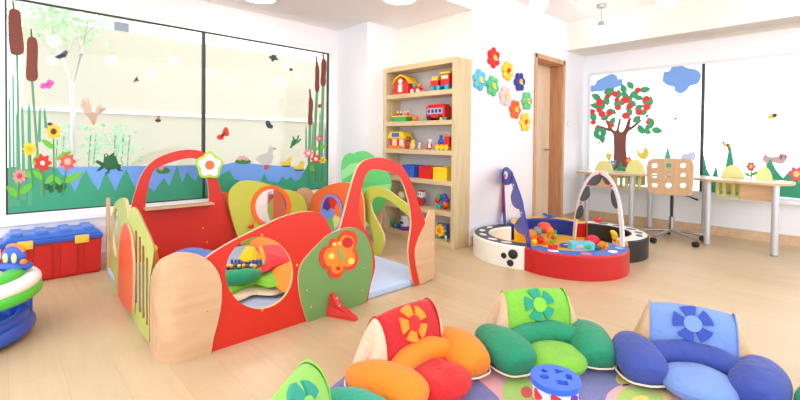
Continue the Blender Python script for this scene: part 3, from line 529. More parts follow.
for x in (-.08, .08): MB().lathe([(.028, 0), (.028, .14)], (x, .07, .028), 16, M=Matrix.Rotation(R(90), 3, 'X')).build('wheel', cK, t)
for px, c_, lb in ((441, cY, 'tiny yellow block in front of the red bus'), (445, cT, 'tiny teal block in front of the red bus')):
    tt = toy('toy_block', lb, 'toy block', px, BZ[4], 3.36); MB().box((0, 0, .014), (.03, .022, .028)).build('block', c_, tt, bevel=.003)
t = toy('toy_playhouse', 'yellow roofed toy playhouse with red curtains', 'toy', 400, BZ[3])
MB().box((0, 0, .06), (.24, .12, .12)).build('body', cC, t, bevel=.003)
MB().poly([(-.15, .12), (-.10, .2), (.10, .2), (.15, .12)], lambda q, dd: Vector((q[0], dd, q[1])), -.075, .075).build('roof', cY, t, bevel=.006)
MB().box((0, -.078, .162), (.12, .008, .045)).build('name_board', cB, t)
for x in (-.09, .03): MB().box((x, -.062, .06), (.04, .006, .11)).build('curtain', cR, t, bevel=.002)
MB().box((0, -.066, .02), (.22, .03, .035)).build('porch', cO, t, bevel=.003)
def bear(label, px, z, x, c1, c2, s=1.0):
    t = toy('teddy_bear', label, 'soft toy', px, z, x)
    MB().ball((0, 0, .045*s), (.03*s, .026*s, .045*s)).build('body', c1, t); b_ = MB().ball((0, 0, .105*s), .028*s).build('head', c1, t)
    for k in (-1, 1):
        MB().ball((k*.02*s, 0, .13*s), .01*s, 8).build('ear', c1, t); MB().ball((k*.034*s, -.01, .06*s), (.012*s, .012*s, .028*s), 8).build('arm', c2, t); MB().ball((k*.02*s, -.022, .015*s), (.013*s, .022*s, .014*s), 8).build('leg', c2, t)
    MB().ball((0, -.026*s, .1*s), .011*s, 8).build('muzzle', c2, t)
bear('brown teddy bear with red shirt beside the playhouse', 408.5, BZ[3], 3.385, cBr, cR, 1.05); bear('small yellow bear seated right of the brown teddy', 413, BZ[3], 3.38, cY, cC, .8)
bear('tiny white plush pig in the middle of the shelf', 419.5, BZ[3], 3.42, cW, cP, .55); bear('white plush figure with red boots left of the toy train', 430, BZ[3], 3.42, cW, cR, .85)
t = toy('toy_train', 'blue and red toy train engine with yellow arch handle', 'toy', 444.5, BZ[3])
MB().box((0, 0, .05), (.2, .09, .03)).build('chassis', cR, t, bevel=.003); MB().lathe([(.03, 0), (.03, .12)], (-.07, 0, .09), 16, M=Matrix.Rotation(R(90), 3, 'Y')).build('boiler', cB, t)
MB().box((.06, 0, .1), (.07, .08, .09)).build('cab', cR, t, bevel=.004); MB().lathe([(.012, 0), (.02, .05)], (-.05, 0, .11), 12).build('chimney', cB, t)
MB().tube([(-.06+.14*i/8, 0, .15+.035*math.sin(math.pi*i/8)) for i in range(9)], .006, 6).build('handle', cY, t)
for x in (-.06, 0, .06): MB().lathe([(.03, 0), (.03, .1)], (x, .05, .03), 16, M=Matrix.Rotation(R(90), 3, 'X')).build('wheel', cY, t)
for px, c_, n_ in ((413.5, cB, 'blue'), (431, cR, 'red'), (445.5, cY, 'yellow')):
    t = toy('storage_bin', n_+' plastic storage bin on the middle shelf', 'bin', px, BZ[2], 3.45, 'plastic storage bins')
    m_ = MB(); wv = .19; o_ = [(-wv/2, -.09), (wv/2, -.09), (wv/2, .09), (-wv/2, .09)]; i_ = [(a*.9, b*.88) for a, b in o_]
    m_.flat(o_, .008, .135, [list(reversed(i_))]); m_.box((0, 0, .006), (wv, .18, .012)); m_.build('tub', c_, t, bevel=.002)
    MB().box((0, -.095, .118), (.12, .014, .016)).build('handle', c_, t, bevel=.003)
t = toy('toy_clown', 'clown faced ball toy in a green and red frame', 'toy', 402, BZ[1])
MB().ball((0, 0, .085), .05).build('face', cC, t); MB().tube([(.075*math.cos(a), 0, .08+.075*math.sin(a)) for a in (2*math.pi*i/16 for i in range(16))], .012, 8, True).build('ring_frame', cG, t); MB().ball((0, -.05, .085), .013, 8).build('nose', cR, t); MB().ball((0, 0, .14), (.03, .02, .02), 10).build('hat', cR, t)
t = toy('toy_robot', 'red toy robot with white face on the lower shelf', 'toy', 422, BZ[1])
MB().box((0, 0, .05), (.08, .06, .08)).build('body', cR, t, bevel=.01); MB().box((0, 0, .125), (.075, .06, .065)).build('head', cW, t, bevel=.01); MB().box((0, 0, .165), (.07, .055, .015)).build('cap', cR, t, bevel=.004)
for k in (-1, 1): MB().ball((k*.016, -.031, .132), .009, 8).build('eye', cK, t); MB().box((k*.05, 0, .06), (.018, .03, .06)).build('arm', cB, t, bevel=.004)
t = toy('activity_ball_cluster', 'cluster toy of joined blue red and teal balls', 'toy', 443, BZ[1])
for i, (x, z, c_) in enumerate(((-.03, .03, cT), (.035, .035, cR), (0, .085, cB), (-.05, .09, cR), (.055, .1, cV), (.01, .135, cB), (-.03, .13, cG), (.05, .065, cO))): MB().ball((x, (i % 3-1)*.02, z), .033, 12).build('ball', c_, t)
t = toy('toy_jar', 'white lidded toy jar with purple cover and base', 'toy', 406, BZ[0])
MB().lathe([(.055, 0), (.06, .02), (.06, .05)], (0, 0, 0), 20).build('base', cV, t, bevel=.002); MB().lathe([(.055, .05), (.055, .13), (.045, .14)], (0, 0, 0), 20).build('jar', P((226, 230, 236), .15), t); MB().lathe([(.05, .14), (.05, .165), (.03, .172)], (0, 0, 0), 20).build('lid', cW, t); MB().box((0, -.056, .09), (.05, .006, .03)).build('sticker', cB, t)
t = toy('toy_caterpillar', 'small green and purple segmented toy left of the jar', 'toy', 396, BZ[0])
for i in range(4): MB().ball((-.05+i*.035, 0, .028+(.03 if i == 0 else 0)), .028, 12).build('segment', (cG, cV, cG, cB)[i], t)
t = toy('sun_toy', 'yellow sun shaped toy on a blue block on the lowest shelf', 'toy', 443, BZ[0])
MB().box((0, .02, .08), (.13, .04, .16)).build('blue_block', cB, t, bevel=.008)
MB().poly(flower_pts(0, .09, .07, 8, .3), lambda q, dd: Vector((q[0], dd, q[1])), -.045, -.005).build('sun', cY, t, bevel=.002); MB().ball((0, -.045, .09), (.028, .012, .028)).build('center', cO, t)
t = toy('small_toy_figure', 'tiny lime green toy figure in front of the sun toy', 'toy', 447, BZ[0], 3.365)
MB().ball((0, 0, .02), (.02, .016, .02), 10).build('body', P((170, 210, 70)), t); MB().ball((0, 0, .048), .014, 10).build('head', cW, t)
# ------------------------------------------------------------------ playpen
PF = Pl((.785, 2.24), (1.9, 2.24)); PY = 2.24
pen = thing('playpen', 'large colourful wooden playpen with red arches and butterfly panel', 'playpen', (1.6, 3.2, 0))
E2 = 1
front = cr([(205, 259), (216, 251), (231, 242), (250, 232.5), (265, 225), (280, 218), (296, 213.2), (308, 211.6), (317, 212.6), (324, 216.8), (331, 229), (340, 250)], 5, False)
hole = ell(259.3, 272.8, 33.8, 36.2, 48)
fp = MB().plate(PF, front+[(345, 310), (306.5, 322), (211, 354.3), (207, 355.5)], -.018, 0, [hole], 0, 1).build('red_front_panel', [RED, PLYE], pen)
def bolt(parent, x, y, pl, d=0, r=.006, mt=YEL):
    q = pl.pt(pl.hit(x, y), d); M = Matrix((pl.a, Vector((0, 0, 1)), pl.n)).transposed()
    MB().lathe([(r, 0), (r*.9, .003), (r*.4, .004)], q, 10, M=M).build('bolt', mt, parent)
for x, y in ((262, 235), (297, 265), (262, 310)): bolt(fp, x, y, PF)
arch_o = [(336, 235), (340.5, 227), (345.7, 208), (351, 187), (356, 171.5), (360, 164.5), (366, 160), (379, 157.6), (394.8, 161.8), (404, 168.5), (412, 183.5), (419, 204.5), (424, 218), (425, 224), (422, 230), (418, 238), (414.5, 250), (415.5, 265), (420, 284.5)]
arch_i = [(414, 285), (411.5, 275), (408.8, 257.5), (408.8, 245), (411, 230), (411.2, 218.5), (408.8, 201), (401.8, 180), (393, 173), (377, 169.5), (368.5, 171.5), (363.6, 181), (360.5, 195), (359, 206), (361, 222), (368, 236), (374, 254), (375, 268), (371, 284), (367.5, 301.5)]
a_ = MB().plate(PF, cr(arch_o, 4, False)+cr(arch_i, 4, False)+[(350, 307.5), (345, 260)], -.018, 0.0, (), 0, 1).build('red_arch_panel', [RED, PLYE], pen)
gp = [(306.5, 322.3), (303, 311), (300.2, 301.4), (297.6, 286), (297.8, 272), (301.5, 261.5), (309.7, 251.5), (318, 243), (325.4, 236), (333, 231.5), (341, 228.6), (349, 227), (356, 228.2), (363, 233.5), (368.5, 244), (371, 257), (371, 270), (368.6, 284), (364, 301.8)]
gr = MB().plate(PF, cr(gp, 4, False), .001, .016, (), 0, 1).build('green_front_panel', [MOSS, PLYE], pen)
PG = Pl((.785, PY-.016), (1.9, PY-.016))
bf = [(124, 168), (128, 144), (142, 126), (160, 120), (180, 128), (190, 112), (200, 92), (220, 74), (246, 68), (282, 74), (306, 100), (312, 135), (306, 166), (292, 194), (312, 214), (320, 248), (312, 290), (284, 322), (252, 332), (222, 324), (216, 352), (192, 380), (160, 386), (134, 376), (118, 348), (124, 330), (92, 322), (68, 286), (60, 250), (70, 208), (94, 178)]
bf = [(310+x/6.667, 220+y/6.667) for x, y in bf]; bc = (310+195/6.667, 220+225/6.667)
butterfly = MB().plate(PG, cr(bf, 4), 0, .008, (), 0, 0).build('butterfly', mat((228, 56, 28), .4), gr); lab(butterfly, 'red and orange butterfly applique')
ins = [(bc[0]+(x-bc[0])*.8, bc[1]+(y-bc[1])*.8) for x, y in bf]
MB().plate(PG, cr(ins, 4), .008, .011).build('wing_pattern', mat((250, 130, 40), .4), butterfly)
for x, y, r_, c_ in ((244, 148, 36, (190, 26, 34)), (136, 238, 20, (240, 206, 96)), (268, 272, 22, (240, 206, 96)), (181, 320, 14, (204, 30, 28)), (156, 158, 10, (246, 216, 120)), (189, 153, 10, (246, 216, 120))):
    MB().plate(PG, ell(310+x/6.667, 220+y/6.667, r_/6.667, None, 20), .011, .013).build('wing_spot', mat(c_, .4), butterfly)
MB().plate(PG, ell(310+200/6.667, 220+230/6.667, 2.4, 7.2, 20, a=-.38), .011, .016).build('butterfly_body', mat((140, 160, 84), .4), butterfly)
for x, y in ((307, 290), (364, 268), (311, 307), (362, 290)): bolt(gr, x, y, PG, 0, .005, PLYE)
# red bracket foot in front of the green panel
fx = PG.hit(331, 313)[0]+.785
ft = MB(); fv = []
for z, q in ((0, [(-.04, 0), (.05, 0), (.085, -.17), (.05, -.185)]), (.02, [(-.038, 0), (.046, 0), (.08, -.165), (.048, -.18)]), (.075, [(-.026, 0), (.034, 0), (.04, -.07), (.0, -.075)]), (.125, [(-.014, 0), (.022, 0), (.022, -.035), (-.010, -.035)]), (.14, [(-.006, 0), (.014, 0), (.014, -.024), (-.004, -.024)])):
    fv += [(fx+x, PY-.017+y, z) for x, y in q]
ft.add(fv, [(k*4+i, k*4+(i+1) % 4, k*4+4+(i+1) % 4, k*4+4+i) for k in range(4) for i in range(4)]+[(3, 2, 1, 0), (16, 17, 18, 19)], 0, False)
ft = ft.build('red_foot_bracket', RED, pen, bevel=.005)
for z, y in ((.075, .09), (.112, .06)): MB().ball((fx+.012, PY-y, z), .009, 8).build('bolt', STEEL, ft)
# curved wood corner panel
def corner_path():
    pts = []
    A = Vector((.580, 2.60)); Bp = Vector((.560, 2.40)); Cc = Vector((.60, 2.225)); D = Vector((.86, 2.215))
    for i in range(8): pts.append(A.lerp(Bp, i/8))
    for i in range(13):
        t_ = i/12; q = (1-t_)**2*Bp+2*t_*(1-t_)*Vector((.548, 2.232))+t_*t_*Vector((.66, 2.222)); pts.append(q)
    for i in range(1, 31): pts.append(Vector((.66, 2.222)).lerp(D, i/30))
    return pts
cp = corner_path()
def ztop(px): 
    T = [(145, 292), (150, 278), (156, 264), (162, 258), (171, 254), (180, 252.6), (190, 253), (199, 255), (206.8, 259), (213, 264.5), (218.7, 273), (222, 285)]
    for (a, b), (c_, d_) in zip(T, T[1:]):
        if a <= px <= c_: return b+(d_-b)*(px-a)/(c_-a)
    return T[0][1] if px < 145 else 285
def zbot(px):
    if px <= 211.5: return None
    T = [(211.5, 353), (214, 337), (217.5, 325), (221, 308), (222.6, 295), (222.9, 285)]
    for (a, b), (c_, d_) in zip(T, T[1:]):
        if a <= px <= c_: return b+(d_-b)*(px-a)/(c_-a)
    return 285
def px_of(p):
    q = p-EYE; d = q.dot(FW); return (CX+F*q.dot(RT)/d, CY-F*q.dot(UP)/d)
prof = []
for p in cp:
    x, y = px_of(Vector((p.x, p.y, .3)))
    if x > 222.8: break
    def zat(py, p=p):
        d = ray(x, py); hd = math.hypot(d.x, d.y); return H+d.z*(math.hypot(p.x, p.y)/hd)
    zt = zat(ztop(x)); zb = 0 if zbot(x) is None else zat(zbot(x)); prof.append((p, zb, zt))
k0 = next(i for i, q in enumerate(prof) if px_of(Vector((q[0].x, q[0].y, .3)))[0] > 0)
vs = []; n_ = len(prof)
th = .014
for i, (p, zb, zt) in enumerate(prof):
    a = prof[max(0, i-1)][0]; b = prof[min(n_-1, i+1)][0]; tdir = (b-a).normalized(); nn = Vector((tdir.y, -tdir.x))*th
    zt2 = zt if i > 7 else min(zt, .60)
    for off in (Vector((0, 0)), -nn):
        vs.append(Vector((p.x+off.x, p.y+off.y, zb))); vs.append(Vector((p.x+off.x, p.y+off.y, zt2)))
mb = MB(); fa = []; fe = []
for i in range(n_-1):
    a, b = i*4, (i+1)*4
    fa += [(a, b, b+1, a+1), (a+2, a+3, b+3, b+2)]; fe += [(a+1, b+1, b+3, a+3), (a, a+2, b+2, b)]
e = (n_-1)*4; fe += [(0, 1, 3, 2), (e, e+2, e+3, e+1)]
mb.add(vs, fa, 0, True); mb.add(vs, fe, 1, False)
cpn = mb.build('wood_corner_panel', [PLY, PLYE], pen); lab(cpn, 'bare wood panel bent around the corner')
PC = Pl((0, 2.222), (1, 2.222))
for x, y in ((207, 311), (209, 339)): bolt(cpn, x, y, PC, 0, .006, STEEL)
# wood end panel on the right of the arch
wp = [(420, 284.8), (415.6, 265), (414.6, 250), (418.2, 237.5), (422, 230), (425.3, 223), (430, 209.5), (434.6, 210.6), (434.4, 240), (434, 277.6)]
MB().plate(PF, wp, -.016, .002, (), 0, 1).build('wood_end_panel', [PLY, PLYE], pen)
# left side
LS = Pl((.565, 2.45), (.648, 4.2))
sl = [(128.5, 320), (127, 285), (127, 245), (127.6, 222), (129.3, 212), (131.5, 208), (134, 207), (137.5, 210.5), (141, 217.5), (146, 228.5), (150.5, 238.5), (153.5, 248), (152.5, 262), (149.5, 285), (149, 342)]
def slot(x, y0, y1, w=1.15): return [(x-w, y0+1.5), (x, y0), (x+w, y0+1.5), (x+w+.3, y1), (x-w+.3, y1)]
MB().plate(LS, cr(sl, 4, False), -.008, 0, [slot(136, 230, 303), slot(139.8, 236, 312), (slot(143.2, 245, 318)), slot(147, 257, 325)], 0, 1).build('slatted_side_panel', [mat((182, 190, 96), .5, .08), mat((150, 112, 76), .6, .1)], pen)
LS2 = Pl((.548, 2.45), (.631, 4.2))
MB().plate(LS2, cr([(117.6, 300), (118, 275), (118.6, 255), (120, 238), (122, 228), (124.6, 223.2), (127.5, 226), (129.8, 233), (131.8, 248), (132.8, 265), (132.6, 290), (132, 314)], 4, False), -.014, 0, (), 0, 1).build('orange_side_panel', [mat((232, 92, 54), .4), PLYE], pen)
MB().plate(LS, cr([(110.2, 272), (110.6, 250), (110.8, 230), (112.2, 212), (115, 203), (119, 199.2), (123, 198), (126, 203), (127.6, 222), (128.4, 260), (128.6, 309)], 4, False), -.016, 0, [cr([(115.3, 257), (113, 245), (112.7, 230), (113.6, 215), (115.8, 208), (117.6, 215), (118, 232), (117.4, 250)], 4)], 0, 1).build('oval_window_panel', [mat((172, 182, 96), .5, .08), PLYE], pen)
MB().bb((.640, 4.20, 0), (.668, 4.24, .60)).build('corner_post', PLY, pen, bevel=.008)
# back: red house
PB = Pl((0, 4.2), (1, 4.2))
house_o = [(131.5, 262), (129, 235), (130, 216), (133, 200), (139, 181), (146, 168), (156, 159), (170, 153), (184, 150), (196, 150), (204, 153), (211, 165), (217.5, 180), (223, 196), (229, 215), (237, 248), (238, 254)]
house_hole = cr([(145.6, 209), (146, 198), (148.5, 186), (153, 172), (160, 166.5), (172, 162), (186, 158.6), (196, 158.8), (203, 165), (206.5, 176), (208.6, 190), (209, 203.5)], 3, False)
hp = MB().plate(PB, cr(house_o, 4, False)+[(185, 262)], -.018, 0, [house_hole], 0, 1).build('red_house_panel', [RED, PLYE], pen)
q0 = PB.hit(143.5, 208.6); q1 = PB.hit(211.5, 203.4)
MB().bb((q0[0], 4.12, q0[1]-.012), (q1[0], 4.22, q0[1]+.008)).build('wooden_ledge', PLY, hp, bevel=.003)
PB2 = Pl((0, 4.19), (1, 4.19))
fo = flower_pts(209, 165.5, 14.2, 5, .17, 70, .95); fl = MB().plate(PB2, fo, 0, .012, (), 0, 1).build('flower_applique', [mat((170, 214, 60), .4), PLYE], hp)
MB().plate(PB2, flower_pts(209, 165.5, 11.8, 5, .25, 70, .95), .012, .016).build('petals', PWHITE, fl); MB().plate(PB2, ell(209, 165, 4.6), .016, .021).build('center', ORANGE, fl)
for x, y in ((203, 228), (207, 242)): bolt(hp, x, y, PB)
# back: orange piece, lime caterpillar with mirror
PO = Pl((0, 4.23), (1, 4.23))
MB().plate(PO, cr([(218, 246), (218, 215), (219, 200), (223, 193), (228.5, 192.5), (234, 200), (238, 215), (250, 246)], 4), -.014, 0, (), 0, 1).build('orange_back_panel', [ORANGE, PLYE], pen)
PLm = Pl((0, 4.14), (1, 4.14))
lime = [(241, 245), (235, 228), (231, 214), (228.6, 202), (229.2, 193), (233, 187), (239, 182.5), (246, 180.6), (258, 181.4), (270, 184.6), (280, 188.4), (290, 190), (298, 193), (303.5, 198), (306.5, 206), (307.5, 216), (307, 250)]
mh = ell(270.6, 206.3, 17, 18.5, 40, .1)
lm = MB().plate(PLm, cr(lime, 4, False), -.018, 0, [mh], 0, 1).build('lime_back_panel', [LIME, PLYE], pen)
MB().plate(PLm, ell(270.6, 206.3, 17.2, 18.7, 40, .1), -.016, -.008).build('round_mirror', mat((225, 225, 230), .03, 0, metal=1.0, key='mirror'), lm)
MB().plate(PLm, ell(270.6, 206.3, 20, 21.2, 40, .1), -.004, .012, [ell(270.6, 206.3, 15.6, 17, 40, .1)]).build('orange_ring', mat((240, 112, 40), .4), lm)
q = PLm.pt(PLm.hit(250, 226), .03); cj = MB().ball(q, (.03, .02, .022)).build('crank_knob', RED, lm)
MB().tube([PLm.pt(PLm.hit(250, 226), .02), PLm.pt(PLm.hit(255, 219), .02)], .008).build('crank_arm', ORANGE, lm)
MB().plate(Pl((0, 4.22), (1, 4.22)), cr([(296, 215), (295, 196), (299, 189.5), (305, 187.6), (311, 190), (314, 196), (314, 215)], 4), -.014, 0, (), 0, 1).build('wood_back_panel', [PLY, PLYE], pen)
# right side: orange panel with colour wheel, lime arch, and tree
PR = Pl((2.56, 0), (2.56, 1))
og = [(310, 246), (310, 215), (311.2, 200), (315, 192.5), (323, 187.5), (335, 183.4), (346, 182.4), (356, 186), (362, 196), (364, 215), (364, 258)]
wheel_c = (331.8, 213)
orp = MB().plate(PR, cr(og, 4, False), -.018, 0, [ell(331.8, 213, 9.5, 17.5, 40)], 0, 1).build('orange_side_panel', [ORANGE, PLYE], pen)
PRb = Pl((2.545, 0), (2.545, 1)); q0 = PRb.hit(*wheel_c); q1 = PRb.hit(wheel_c[0], wheel_c[1]-19); wr = abs(q1[1]-q0[1])
def arc_pts(c, r0, r1, a0, a1, n=10): return [(c[0]+r1*math.cos(a0+(a1-a0)*i/n), c[1]+r1*math.sin(a0+(a1-a0)*i/n)) for i in range(n+1)]+[(c[0]+r0*math.cos(a1-(a1-a0)*i/n), c[1]+r0*math.sin(a1-(a1-a0)*i/n)) for i in range(n+1)]
wh = MB(); wh.poly(ell(q0[0], q0[1], wr, None, 40), PRb.pt, -.004, .012, [list(reversed(ell(q0[0], q0[1], wr*.86, None, 40)))]); cw = wh.build('colour_wheel', mat((130, 150, 236), .4), pen); lab(cw, 'spinning wheel of rainbow segments')
for i, c_ in enumerate(((246, 120, 40), (218, 40, 36), (86, 40, 136), (120, 156, 238), (110, 200, 100), (236, 228, 130))):
    a = R(180-(60*i-10)-60)
    # the plane runs leftwards as seen from the room
    MB().poly(arc_pts(q0, wr*.2, wr*.87, a, a+R(60)), PRb.pt, -.003, .004).build('wheel_segment', mat(c_, .4), cw)
MB().poly(ell(q0[0], q0[1], wr*.25, None, 24), PRb.pt, -.003, .014).build('hub', mat((120, 150, 240), .4), cw)
PR2 = Pl((2.52, 2.28), (2.62, 3.12))
lo = [(371, 256), (373.5, 245), (372.6, 234), (369, 225), (365, 217), (362.4, 204.5), (363, 197), (366, 191), (372, 186.8), (384, 188.4), (396.5, 196.5), (410.5, 207.5), (420, 216), (427, 224), (430, 240), (431, 281)]
li = [(424, 278), (424, 245), (421, 229), (411, 218.6), (400, 209), (390, 201), (382.5, 197.3), (376, 196.8), (371.5, 200.5), (371, 208), (375.5, 219), (381, 229), (384, 239), (382.5, 248), (379.5, 255)]
la = MB().plate(PR2, cr(lo, 4, False)+cr(li, 4, False), -.018, 0, (), 0, 1).build('lime_arch_panel', [LIME, PLYE], pen)
PT = Pl((2.15, 3.72), (3.0, 2.95))
PT = Pl((2.58, 3.95), (2.98, 3.45))
to = [(347, 215), (343.5, 195), (342, 182), (341, 170), (341.6, 162), (344, 156.5), (349, 153), (354, 153.4), (357, 151.8), (364, 151), (370, 153.6), (375, 158), (381, 168), (386.5, 172), (390.5, 178), (391.5, 186), (389, 195), (385, 203), (379, 212), (374, 221), (366, 222), (356, 224)]
tre = MB().plate(PT, cr(to, 4), -.018, 0, (), 0, 1).build('tree_panel', [mat((86, 190, 104), .45), PLYE], pen)
for band in ([(341.5, 171), (350, 164), (362, 162), (376, 160), (381, 168), (368, 170), (355, 171), (342.5, 180)], [(344, 196), (355, 190), (370, 186), (391, 184), (388.5, 195.5), (372, 196), (358, 200), (346, 208)]):
    MB().plate(PT, band, 0, .002).build('leaf_stripe', mat((136, 214, 136), .45), tre)
MB().plate(Pl((2.60, 3.97), (3.0, 3.47)), [(372, 215), (382, 206), (381, 225), (384, 246), (374, 246)], -.016, 0, (), 0, 1).build('tree_trunk', [PLY, PLYE], tre)
pq = PT.pt(PT.hit(378, 245)); MB().bb((pq.x-.03, pq.y-.02, 0), (pq.x+.03, pq.y+.03, pq.z+.03)).build('tree_post', PLY, pen)
# playpen mat
pm = MB().bb((.63, 2.262, 0), (2.50, 4.10, .05)).build('play_mat', cloth((176, 196, 228), .1), bevel=.012, seg=3); tag(pm, 'pale blue foam mat covering the floor of the playpen', 'play mat')
# ------------------------------------------------------------------ soft shapes helper
def pillow(outline, zb, zt, n=7, wob=.0, fn=None, seed=0, pow_=.5):
    """puffy cushion from a closed 2D outline: rings shrinking to the middle, top and bottom domes"""
    cx = sum(p[0] for p in outline)/len(outline); cy = sum(p[1] for p in outline)/len(outline); mb = MB(); L = len(outline)
    zm = (zb+zt)/2; vs = []; rings = []
    for side in (1, -1):
        for i in range(n+1):
            t_ = i/n; k = math.cos(t_*math.pi/2)**.8 if t_ < 1 else 0; h = math.sin(t_*math.pi/2)**1.0
            k = 1-t_; h = (1-(1-t_)**2.2)**pow_
            ring = []
            for p in outline:
                x, y = cx+(p[0]-cx)*k, cy+(p[1]-cy)*k
                z = zm+side*(zt-zm)*h
                if wob: z += wob*noise.noise(Vector((x*9+seed, y*9, side)))*h*(1 if side > 0 else 0)
                ring.append((x, y, z))
            rings.append(ring)
        base = len(vs); vs += [p for r_ in rings[-(n+1):] for p in r_]
        fs = []
        for i in range(n):
            for j in range(L):
                a, b = base+i*L+j, base+i*L+(j+1) % L; fs.append((a, b, b+L, a+L))
        mb.add(vs[base:], [tuple(q-base for q in f_) for f_ in fs])
    if fn: mb.v = [Vector(fn(v)) for v in mb.v]
    return mb
# ------------------------------------------------------------------ things inside the playpen
def loc_px(x, y, z=0): return flr(x, y, z)
lc = thing('leaf_play_cushion', 'flat green and cream leaf shaped play cushion seen through the round hole', 'cushion', (1.25, 2.65, .05))
def pzo(pts, z): return [(flr(x, y, z).x, flr(x, y, z).y) for x, y in pts]
pillow(cr(pzo([(222, 300), (240, 298), (252, 293), (262, 293), (275, 293), (292, 286), (299, 276), (288, 262), (262, 262), (235, 268), (222, 280)], .09), 4), .052, .10, wob=.012).build('cream_underside', cloth((232, 214, 184)), lc)
pillow(cr(pzo([(224, 290), (240, 285), (256, 281), (272, 284), (290, 277), (298, 268), (282, 258), (260, 260), (236, 262), (220, 274)], .14), 4), .085, .15, wob=.02, seed=3).build('lime_top', cloth((128, 206, 48)), lc)
tb = [flr(210, 279, .17), flr(226, 278, .18), flr(240, 277, .185), flr(252, 275, .18), flr(261, 272, .165)]
MB().tube(cr(tb, 5, False), [.05]*12+[.052, .05, .047, .044, .04, .035, .028, .018, .006], 14).build('green_roll', cloth((34, 158, 110)), lc)
oc = thing('orange_play_blanket', 'orange and red padded play blanket behind the toy castle', 'blanket', (1.8, 3.0, .05))
pillow(cr(pzo([(250, 236), (270, 230), (296, 232), (312, 250), (308, 276), (294, 286), (278, 280), (268, 268), (256, 252)], .17), 4), .052, .175, wob=.02, seed=8).build('orange_pad', cloth((250, 146, 24)), oc)
pillow(cr(pzo([(240, 255), (252, 246), (268, 242), (284, 244), (294, 250), (290, 257), (276, 261), (262, 268), (246, 266)], .21), 4), .13, .225, wob=.02, seed=5).build('red_pad', cloth((226, 44, 60)), oc)
c0 = flr(249, 270, .16)
ca = thing('toy_castle', 'blue toy castle with yellow thatched roof and tiny figures', 'toy', (c0.x, c0.y, .16), R(-43), local=True)
MB().box((0, 0, .03), (.22, .12, .06)).build('base', P((70, 150, 210)), ca, bevel=.006)
b_ = MB()
for i in range(9): b_.box((-.1+i*.025, -.055, .075), (.014, .012, .03))
b_.build('fence', cB, ca)
MB().lathe([(.075, .075), (.078, .085), (.055, .125), (.03, .16), (.001, .168)], (0, .01, 0), 18).build('yellow_roof', cloth((246, 206, 30)), ca)
MB().tube([(.10, -.02, .0), (.11, -.02, .1), (.08, -.0, .17)], .014, 8).build('yellow_slide', cY, ca)
for i in range(9):
    x = -.115+i*.027; c_ = (cK, cR, cG, cK, cO, cW, cB, cR, cY)[i]; k_ = MB().lathe([(.014, 0), (.012, .045)], (x, -.085-(i % 2)*.015, 0), 8).build('figure', c_, ca); MB().ball((x, -.085-(i % 2)*.015, .058), .014, 8).build('figure_head', (cC, cY, cBr)[i % 3], k_)
c1 = flr(255, 279, .14)
# blue cushion behind
bq = thing('blue_floor_cushion', 'blue padded cushion showing over the wood corner panel', 'cushion', (1.1, 3.2, .05))
pillow(cr(pzo([(160, 262), (176, 253), (196, 250), (214, 253), (228, 262), (214, 275), (180, 278)], .16), 4), .052, .225, wob=.02).build('cushion', cloth((86, 124, 214)), bq)
yt = flr(153, 249, .2); t = thing('squeeze_toy', 'small yellow and red toy duck behind the slatted panel', 'toy', (yt.x, yt.y, .05))
MB().lathe([(.03, .0), (.045, .02), (.04, .09), (.03, .13)], (yt.x, yt.y, .05), 14).build('body', cO, t); MB().ball((yt.x, yt.y, .2), .035).build('head', cY, t)
# ------------------------------------------------------------------ red toy chest
bx = thing('toy_chest', 'red plastic toy chest with blue ribbed lid under the window', 'toy chest', (.32, 4.32, 0))
x0_, x1_ = .0, .615; cR2 = mat((196, 26, 26), .35)
MB().box((.305, 4.325, .145), (.585, .235, .29), taper=1.04).build('tub', cR2, bx, bevel=.012, seg=3)
r_ = MB()
for i in range(4): r_.bb((x0_+.03+i*.155, 4.193, .02), (x0_+.135+i*.155, 4.203, .27))
r_.build('ribs', cR2, bx, bevel=.004)
r_ = MB().bb((x0_-.005, 4.185, .285), (x1_+.0, 4.45, .325)); r_.build('lid_rim', BLUE, bx, bevel=.01, seg=3)
BL2 = mat((66, 118, 214), .3)
lp = [(-.295, .32), (-.27, .355), (-.22, .37), (.22, .37), (.27, .355), (.295, .32)]
MB().poly(lp, lambda q, dd: Vector((.3075+q[0]*1.02, dd, q[1])), 4.205, 4.435).build('lid', BL2, bx, bevel=.01, seg=3)
r_ = MB()
for i in range(4): r_.bb((x0_+.05+i*.145, 4.20, .355), (x0_+.12+i*.145, 4.43, .385))
r_.build('lid_ribs', BL2, bx, bevel=.008)
for x in (.135, .475):
    l_ = MB().bb((x-.045, 4.172, .262), (x+.045, 4.192, .325)).build('latch', mat((238, 196, 70), .4), bx, bevel=.005)
    MB().bb((x-.038, 4.166, .285), (x+.038, 4.174, .30)).build('latch_grip', mat((238, 196, 70), .4), l_)
# ------------------------------------------------------------------ baby walker at the left edge
cw_ = Vector((-.21, 3.22))
wk = thing('baby_walker', 'green white and blue baby walker at the left edge', 'walker', (cw_.x, cw_.y, 0))
def oval(cx, cy, rx, ry, z, n=40, a=R(20)): return [(p[0], p[1], z) for p in ell(cx, cy, rx, ry, n, a)]
gW = mat((236, 238, 240), .25); gG = mat((74, 196, 64), .3); gB = mat((44, 84, 190), .35)
MB().tube(oval(cw_.x, cw_.y, .345, .36, .255), .045, 16, True, flat=.85).build('green_tray_rim', gG, wk)
MB().tube(oval(cw_.x, cw_.y, .335, .35, .305), .05, 16, True, flat=.75).build('white_tray', gW, wk)
MB().tube([(cw_.x+.27*math.cos(a), cw_.y+.29*math.sin(a), .345) for a in (R(-150+i*10) for i in range(16))], [.02]+[.05]*14+[.02], 12, flat=.55).build('green_tray', mat((70, 190, 56), .3), wk)
